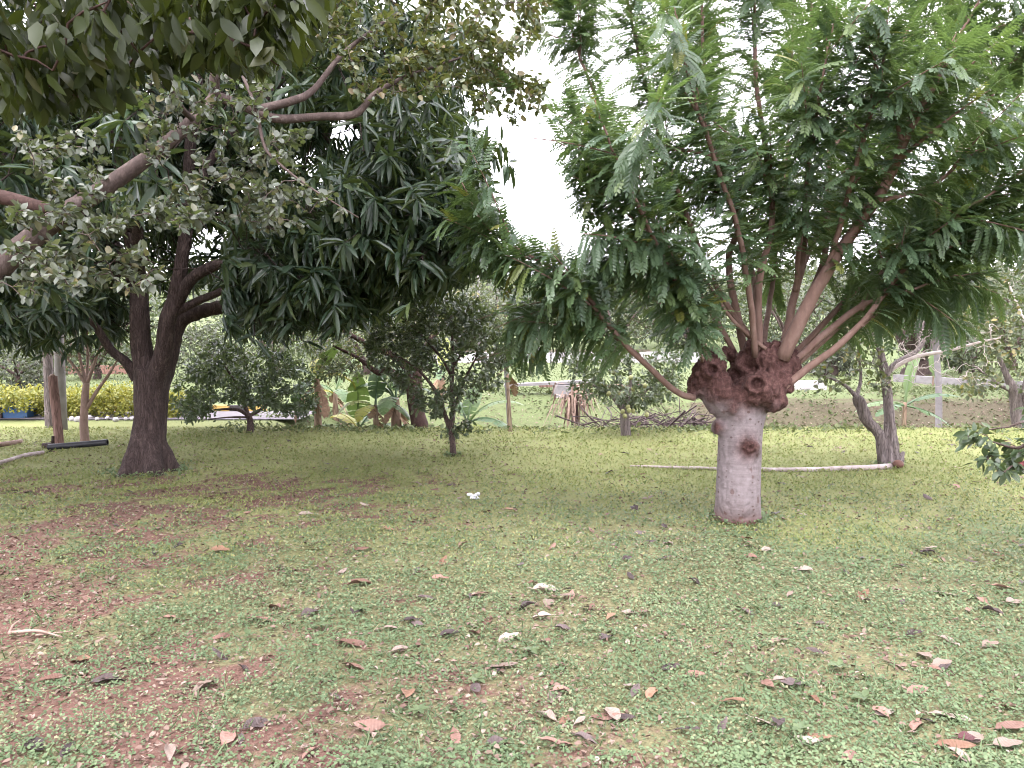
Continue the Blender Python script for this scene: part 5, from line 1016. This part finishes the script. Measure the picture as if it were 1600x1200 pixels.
def ditch_growth():
    rng = np.random.default_rng(431); root = thing('ditch_litter', 'dead leaves heaped over the ditch and bank beyond the lawn', 'litter', (3, 15, 0)); root['kind'] = 'stuff'
    k = 15000; x = rng.uniform(-4, 15, k); y = rng.uniform(13.2, 18.6, k); keep = rng.random(k) < .25 + .9 * fbm2(x, y, .8, 3, 3.3) - .5 * sstep(16.5, 18.6, y); x, y = x[keep], y[keep]; k = len(x); az = rng.uniform(0, 6.28, k)
    leaf_part(frames(np.column_stack([x, y, tz(x, y) + .01 + .05 * rng.random(k)]), np.column_stack([np.cos(az), np.sin(az), rng.normal(0, .4, k)]), rng.normal(0, .5, (k, 3)) + [0, 0, 1], rng.uniform(.035, .085, k)), [kite(.35, .2), kite(.5, .25)], M['straw'], root, rng, joined='dead_leaves', rnd=rng.random(k) ** 2 * .8)
    root = thing('edge_weeds', 'low weeds and rough grass along the lawn edge and the bank', 'weeds', (3, 13, 0)); root['kind'] = 'stuff'
    k = 40000; x = rng.uniform(-5, 14, k); y = np.where(rng.random(k) < .35, rng.normal(13.0, .35, k), rng.uniform(14.5, 20, k)); keep = rng.random(k) < 1.6 * fbm2(x, y, .9, 3, 6.3) - .45; x, y = x[keep], y[keep]; k = len(x); az = rng.uniform(0, 6.28, k)
    leaf_part(frames(np.column_stack([x, y, tz(x, y) + .10 * rng.random(k) * fbm2(x, y, 2, 2, 1.3)]), np.column_stack([np.cos(az), np.sin(az), rng.uniform(-.1, 1.3, k)]), rng.normal(0, .6, (k, 3)) + [0, 0, 1], rng.uniform(.04, .11, k)), [leaf4(.3, .2, .25), leaf4(.6, .15, .1), leaf4(.12, .1, .3)], M['field'], root, rng, joined='weed_leaves')
    root = thing('field_grass', 'mown grass blades on the far field', 'grass', (3, 24, 0)); root['kind'] = 'stuff'
    k = 22000; y = 18 * (40 / 18) ** rng.random(k); x = rng.uniform(-1, 1, k) * y * .7; az = rng.uniform(0, 6.28, k)
    leaf_part(frames(np.column_stack([x, y, tz(x, y)]), np.column_stack([np.cos(az), np.sin(az), rng.uniform(.3, 1.3, k)]), rng.normal(0, .6, (k, 3)) + [0, 0, 1], rng.uniform(.06, .14, k)), [kite(.25, .2)], M['field'], root, rng, joined='grass')
ditch_growth()

# ------------------------------------------------------------------ fallen leaves, one by one
def dry_leaf(L, w, curl, twist, bow, seed):
    rg = np.random.default_rng(seed); nu, nv = 7, 5; V = []
    for i in range(nu):
        u = i / (nu - 1); ww = w * max(.04, math.sin(math.pi * min(1, u * .96 + .02)) ** .75) * (1 + .25 * (.5 - u))
        for j in range(nv):
            v = (j / (nv - 1) - .5) * 2; a = v * curl * (1 - .3 * u); x = L * (u - .5); yv = ww / 2 * (math.sin(a) / max(abs(curl), .05) if abs(curl) > .05 else v); z = ww / 2 * (1 - math.cos(a)) / max(abs(curl), .05) * np.sign(curl + 1e-6) + bow * L * (1 - (2 * u - 1) ** 2) + rg.normal(0, .004)
            t = twist * (u - .5); V.append((x, yv * math.cos(t) - z * math.sin(t), yv * math.sin(t) + z * math.cos(t)))
    V = np.array(V); V[:, 2] -= V[:, 2].min(); mb = MB().add(V, [(i * nv + j, (i + 1) * nv + j, (i + 1) * nv + j + 1, i * nv + j + 1) for i in range(nu - 1) for j in range(nv - 1)])
    e = V[2]; mb.tube(np.array([e, e + [-.12 * L, 0, .004], e + [-.22 * L, .02 * L, 0.0]]), .0018, 4, False); return mb
def mat_dry(name, c1, c2):
    m, nt, out = new_mat(name); v = coords(nt, (1, 1, 1)); wv = node(nt, 'ShaderNodeTexWave', wave_type='BANDS'); wv.inputs['Scale'].default_value = 22; wv.inputs['Distortion'].default_value = 1.5; nt.links.new(v, wv.inputs['Vector'])
    n = noise_n(nt, 28, 4, v, .6); oi = node(nt, 'ShaderNodeObjectInfo'); c = ramp(nt, math_n(nt, 'ADD', math_n(nt, 'MULTIPLY', n, .7), math_n(nt, 'MULTIPLY', math_n(nt, 'SUBTRACT', oi.outputs['Random'], .5), .6)), [(.15, c1), (.6, c2)])
    c = mixc(nt, math_n(nt, 'MULTIPLY', wv.outputs[0], .18), c, tuple(a * .55 for a in c1))
    nt.links.new(principled(nt, c, .6, .3, bump(nt, wv.outputs[0], .3, .003)).outputs[0], out.inputs[0]); return m
DRY = {'pale': mat_dry('pale_dry_leaf', (.17, .125, .10), (.31, .245, .21)), 'brown': mat_dry('brown_dry_leaf', (.12, .065, .048), (.25, .145, .115)), 'dark': mat_dry('dark_dry_leaf', (.038, .026, .025), (.11, .08, .076)), 'orange': mat_dry('orange_dry_leaf', (.14, .075, .048), (.24, .14, .09)), 'red': mat_dry('red_dry_leaf', (.06, .015, .017), (.17, .042, .045))}
SH = [(.15, .080, 1.0, .5, .05), (.14, .085, .5, -.7, .03), (.13, .080, 1.4, .6, .05), (.16, .068, .35, .9, .02), (.12, .09, .8, -.4, .06), (.13, .07, -.9, .7, .02)]
LM = {(c, i): dry_leaf(*s, seed=i + 5).mesh('fallen_leaf', DRY[c]) for c in DRY for i, s in enumerate(SH)}
rngL = np.random.default_rng(421)
def fall(px, py, col, shape, size, az, label, group=None, tilt=.25):
    p = GT(px, py); o = obj('fallen_leaf', LM[(col, shape)]); o.location = Vector((p[0], p[1], p[2] + .006 + .014 * rngL.random())); k = 1.1 * size / F * p[1] / SH[shape][0]; o.scale = (k, k, k)
    o.rotation_euler = (rngL.uniform(-tilt, tilt), rngL.uniform(-tilt, tilt), math.radians(az)); o.scale = (k, k * rngL.uniform(.8, 1.2), k * rngL.uniform(.4, 1.3)); return tag(o, label, 'leaf', group)
HAND = [(783, 1044, 'pale', 3, 50, 5, 'pale pink ribbed dry leaf in the bare-fringed centre foreground'), (855, 925, 'pale', 0, 44, 20, 'large pale curled dry leaf, rear one of the middle cluster of three'), (878, 937, 'pale', 3, 36, -15, 'flat pale dry leaf, right one of the middle cluster of three'), (858, 945, 'pale', 4, 24, 60, 'short pale dry leaf, front one of the middle cluster of three'),
        (795, 1000, 'pale', 1, 34, 25, 'pale folded dry leaf a little above the ribbed pale leaf'), (625, 1020, 'pale', 2, 30, 45, 'pale narrow folded leaf left of centre in the foreground'), (548, 1010, 'brown', 3, 46, -10, 'long smooth tan leaf lying flat left of centre'), (563, 916, 'brown', 0, 36, 15, 'arched rust-brown leaf standing on the grass left of centre'), (688, 909, 'brown', 1, 26, 0, 'pinkish brown leaf right of the arched rust-brown one'),
        (667, 938, 'dark', 0, 28, 10, 'dark purple-brown curled leaf below the pinkish brown one'), (737, 936, 'dark', 2, 24, 80, 'dark upright folded leaf just right of the dark curled one'), (762, 972, 'brown', 4, 26, 70, 'pointed pinkish leaf standing up near the middle of the lawn'), (948, 1000, 'dark', 4, 28, 40, 'round dark purple leaf right of the middle of the foreground'), (878, 985, 'dark', 2, 26, -20, 'crumpled dark brown leaf below the middle pale cluster'),
        (877, 1085, 'brown', 2, 32, 35, 'tilted pink-brown leaf with dark shadow edge in the centre foreground'), (972, 1125, 'dark', 3, 40, 0, 'flat blue-black leaf in the right centre foreground'), (1072, 1148, 'dark', 3, 42, -15, 'dark purple leaf right of the flat blue-black one'), (1216, 1138, 'dark', 4, 34, 70, 'dark crumpled leaf standing up in the right foreground'), (1383, 1117, 'pale', 4, 38, 20, 'broad pale leaf with clear midrib in the right foreground'), (1485, 1124, 'pale', 3, 56, -20, 'long pale pinkish rolled leaf in the right foreground'),
        (1575, 1110, 'brown', 0, 30, -20, 'pink-brown leaf above the corner cluster at the right edge'), (1515, 1163, 'red', 4, 40, 10, 'dark red crinkled leaf in the bottom right corner'), (1492, 1172, 'orange', 3, 56, -15, 'tan-orange long leaf in front of the dark red one'), (1580, 1142, 'brown', 3, 60, 15, 'long brown leaf at the right edge near the bottom corner'), (1575, 1170, 'pale', 1, 44, 0, 'torn pale leaf at the right edge beside the red one'), (1500, 1190, 'pale', 2, 40, -60, 'pale leaf cut by the bottom edge near the right corner'),
        (1322, 1060, 'brown', 1, 30, -30, 'pinkish brown leaf half way up the right foreground'), (1221, 1072, 'pale', 2, 32, 20, 'small pale rolled leaf in the right foreground, left of the pinkish brown one'), (1048, 1047, 'dark', 1, 30, 10, 'greyish dark leaf right of the ribbed pale leaf'), (1147, 1102, 'orange', 3, 34, 10, 'thin orange-brown leaf in the right centre foreground'), (1443, 1028, 'pale', 4, 28, 100, 'pale upright leaf, left one of the right-hand pair'), (1472, 1043, 'pale', 1, 32, 10, 'pale flat leaf, right one of the right-hand pair'),
        (1480, 1005, 'pale', 2, 28, -50, 'pale folded leaf behind the right-hand pair'), (1548, 1013, 'pale', 1, 28, 10, 'pale pink leaf near the right edge at mid lawn'), (1572, 922, 'brown', 0, 36, -20, 'reddish tan leaf near the right edge of the lawn'), (1478, 932, 'pale', 3, 36, 0, 'white-edged pale leaf lying flat on the right lawn'), (1585, 945, 'pale', 1, 34, 20, 'pale leaf with dark partner close to the right edge'), (1445, 862, 'pale', 3, 34, -8, 'long pale leaf on the right lawn behind the others'),
        (1085, 912, 'dark', 2, 22, -60, 'dark folded leaf below the pollard trunk, left'), (1160, 955, 'brown', 2, 26, -60, 'brown pointed leaf below the pollard trunk'), (1217, 950, 'dark', 4, 22, 0, 'small round purplish leaf below the pollard trunk, right'), (1008, 962, 'brown', 4, 24, 10, 'small tan leaf in the middle of the right lawn'), (1220, 1007, 'pale', 1, 24, 0, 'short pale leaf in the middle of the right foreground'), (485, 962, 'dark', 4, 28, 40, 'dark purple leaf standing in the left middle lawn'),
        (412, 974, 'brown', 3, 34, 12, 'pale brown boat-shaped leaf in the left middle lawn'), (270, 972, 'brown', 1, 28, 0, 'brown leaf lying flat on the left bare soil'), (237, 1035, 'orange', 3, 34, -20, 'rust-coloured leaf on the left bare soil'), (168, 1068, 'dark', 4, 46, 10, 'large purple-grey leaf on the soil in the left foreground'), (356, 1160, 'brown', 4, 34, 80, 'upright tan leaf near the bottom left'), (422, 1070, 'brown', 2, 20, 70, 'small pale green-brown leaf in the left foreground'),
        (345, 863, 'orange', 1, 26, 0, 'tan leaf on the red soil patch left of centre'), (488, 860, 'orange', 3, 34, 8, 'thin rust leaf at the edge of the red soil patch'), (482, 808, 'pale', 1, 28, 25, 'pale leaf beyond the red soil patch'), (645, 975, 'dark', 1, 26, 0, 'brown-purple leaf in the left of the middle lawn'), (610, 985, 'pale', 2, 22, 30, 'small pale leaf beside the brown-purple one'), (915, 1160, 'dark', 0, 36, -30, 'dark leaf near the bottom edge, centre'), (800, 800, 'orange', 1, 22, 0, 'orange-brown leaf near the white scrap'), (1165, 845, 'orange', 4, 20, 0, 'small orange leaf just in front of the pollard trunk')]
for h in HAND: fall(*h)
def region(px, py):
    if py < 770: return 'near the left post and mango foot' if px < 300 else ('on the lawn between mango and slender centre tree' if px < 690 else ('on the lawn right behind the white plastic scrap' if px < 960 else ('at the thin end of the fallen pole' if px < 1115 else ('at the thick end of the fallen pole' if px < 1340 else 'on the lawn right of the split-trunk tree'))))
    if py < 860: return 'on the red soil in front of the mango' if px < 300 else ('on the grass at the edge of the red soil' if px < 560 else ('on the lawn round the white plastic scrap' if px < 820 else ('on the grass left of the pollard foot' if px < 1110 else ('on the grass right of the pollard foot' if px < 1330 else 'on the grass at the right edge level with the pollard foot'))))
    if py < 980: return 'on the patchy soil at the left edge' if px < 250 else ('on the patchy soil left of the arched rust-brown leaf' if px < 560 else ('left of the middle cluster of three pale leaves' if px < 800 else ('right of the middle cluster of three pale leaves' if px < 1060 else ('on the lawn straight in front of the pollard' if px < 1290 else 'on the lawn at the right edge in front of the pollard'))))
    return 'in the left corner foreground' if px < 250 else ('in the foreground near the big purple-grey leaf' if px < 520 else ('in the foreground left of the ribbed pale leaf' if px < 760 else ('in the foreground right of the ribbed pale leaf' if px < 1060 else ('in the right foreground left of the broad midrib leaf' if px < 1350 else 'in the right corner foreground'))))
LOOK = {'dark': 'small dark shrivelled leaf', 'brown': 'small brown dry leaf', 'pale': 'small pale dry leaf', 'orange': 'small orange-tan leaf'}
taken = [(h[0], h[1]) for h in HAND]; n = 0
while n < 240:
    px, py = rngL.uniform(0, 1600), 690 + 500 * rngL.random() ** 1.7
    near = rngL.random() < .22
    if near: q_ = taken[int(rngL.integers(len(taken)))]; px, py = q_[0] + rngL.normal(0, 26), q_[1] + rngL.normal(0, 7)
    if py < 688 or not 0 < px < 1600 or py > 1195: continue
    if rngL.random() > .45 + .55 * (px / 1600): continue
    if not near and min((px - a) ** 2 + ((py - b_) * 1.5) ** 2 for a, b_ in taken) < (10 + (py - 690) * .07) ** 2: continue
    if 1105 < px < 1195 and py < 812 or 190 < px < 275 and py < 740: continue
    col = ['dark', 'brown', 'pale', 'orange'][rngL.choice(4, p=[.36, .32, .25, .07])]; dd = 1.6 * F / (py - HOR)
    fall(px, py, col, int(rngL.integers(0, 6)), rngL.uniform(.055, .12) * F / dd, rngL.uniform(0, 360), LOOK[col] + ' ' + region(px, py), col + ' leaves ' + region(px, py), tilt=.4); taken.append((px, py)); n += 1
p = GT(740, 781); mb = MB()
for k in range(5): mb.blob(p + np.array([rngL.uniform(-.05, .05), rngL.uniform(-.04, .04), .02 + .01 * k]), (.03, .022, .015), 8, .8, k * 5.1)
tag(mb.build('plastic_scrap', M['plastic_white'], None, False), 'small crumpled white plastic scrap on the middle of the lawn', 'litter')
# dead bleached branch at the left foreground
mb = MB(); a = GT(15, 995) + [0, 0, .02]; c = GT(98, 1000) + [0, 0, .015]; mb.tube(spline(np.array([a, (a + c) / 2 + [0, .01, .02], c]), 8), np.linspace(.012, .004, 8), 6).tube(np.array([a, a + [.0, .03, .03], a + [.02, .06, .05]]), [.01, .006, .003], 5).tube(np.array([(a + c) / 2, c + [.02, .06, .01]]), [.007, .003], 5)
tag(mb.build('dead_twig', M['dry_frond']), 'pale forked dead twig on the soil at the left edge', 'twig')
# broad-leaved weeds
M['weed'] = mat_leaf('weed_leaf', [(0, (.085, .12, .055)), (1, (.13, .17, .08))], .45, .25)
for i, (px, py) in enumerate([(655, 1120), (500, 985), (745, 1070), (1350, 1100), (1170, 1060), (560, 960), (1310, 1050), (390, 1000), (1250, 1150), (830, 1025)]):
    p = GT(px, py); rg = np.random.default_rng(500 + i); r_ = thing('broad_leaved_weed', ['rosette weed with five broad leaves at the bottom left of centre', 'rosette weed in the left middle lawn', 'rosette weed just left below the ribbed pale leaf', 'rosette weed beside the broad pale leaf at the right', 'rosette weed in the right centre foreground', 'rosette weed on the lawn above the arched leaf', 'rosette weed left of the right-hand leaf pair', 'rosette weed at the border of the bare soil', 'rosette weed near the bottom right', 'rosette weed just above the ribbed pale leaf'][i], 'weed', p, 'rosette weeds in the lawn')
    me = fast_mesh('leaf', leaf8(.55, .12, .3)[0], tris(leaf8(.55, .12, .3)[1]), M['weed'], True, {'rnd': np.zeros(8)})
    for k in range(6):
        o = obj('leaf', me, r_); s_ = rg.uniform(.035, .06); o.scale = (s_,) * 3; o.location = (0, 0, .03); o.rotation_euler = (rg.uniform(-.2, .2), -rg.uniform(.2, .6), k * 1.05 + rg.uniform(-.3, .3))
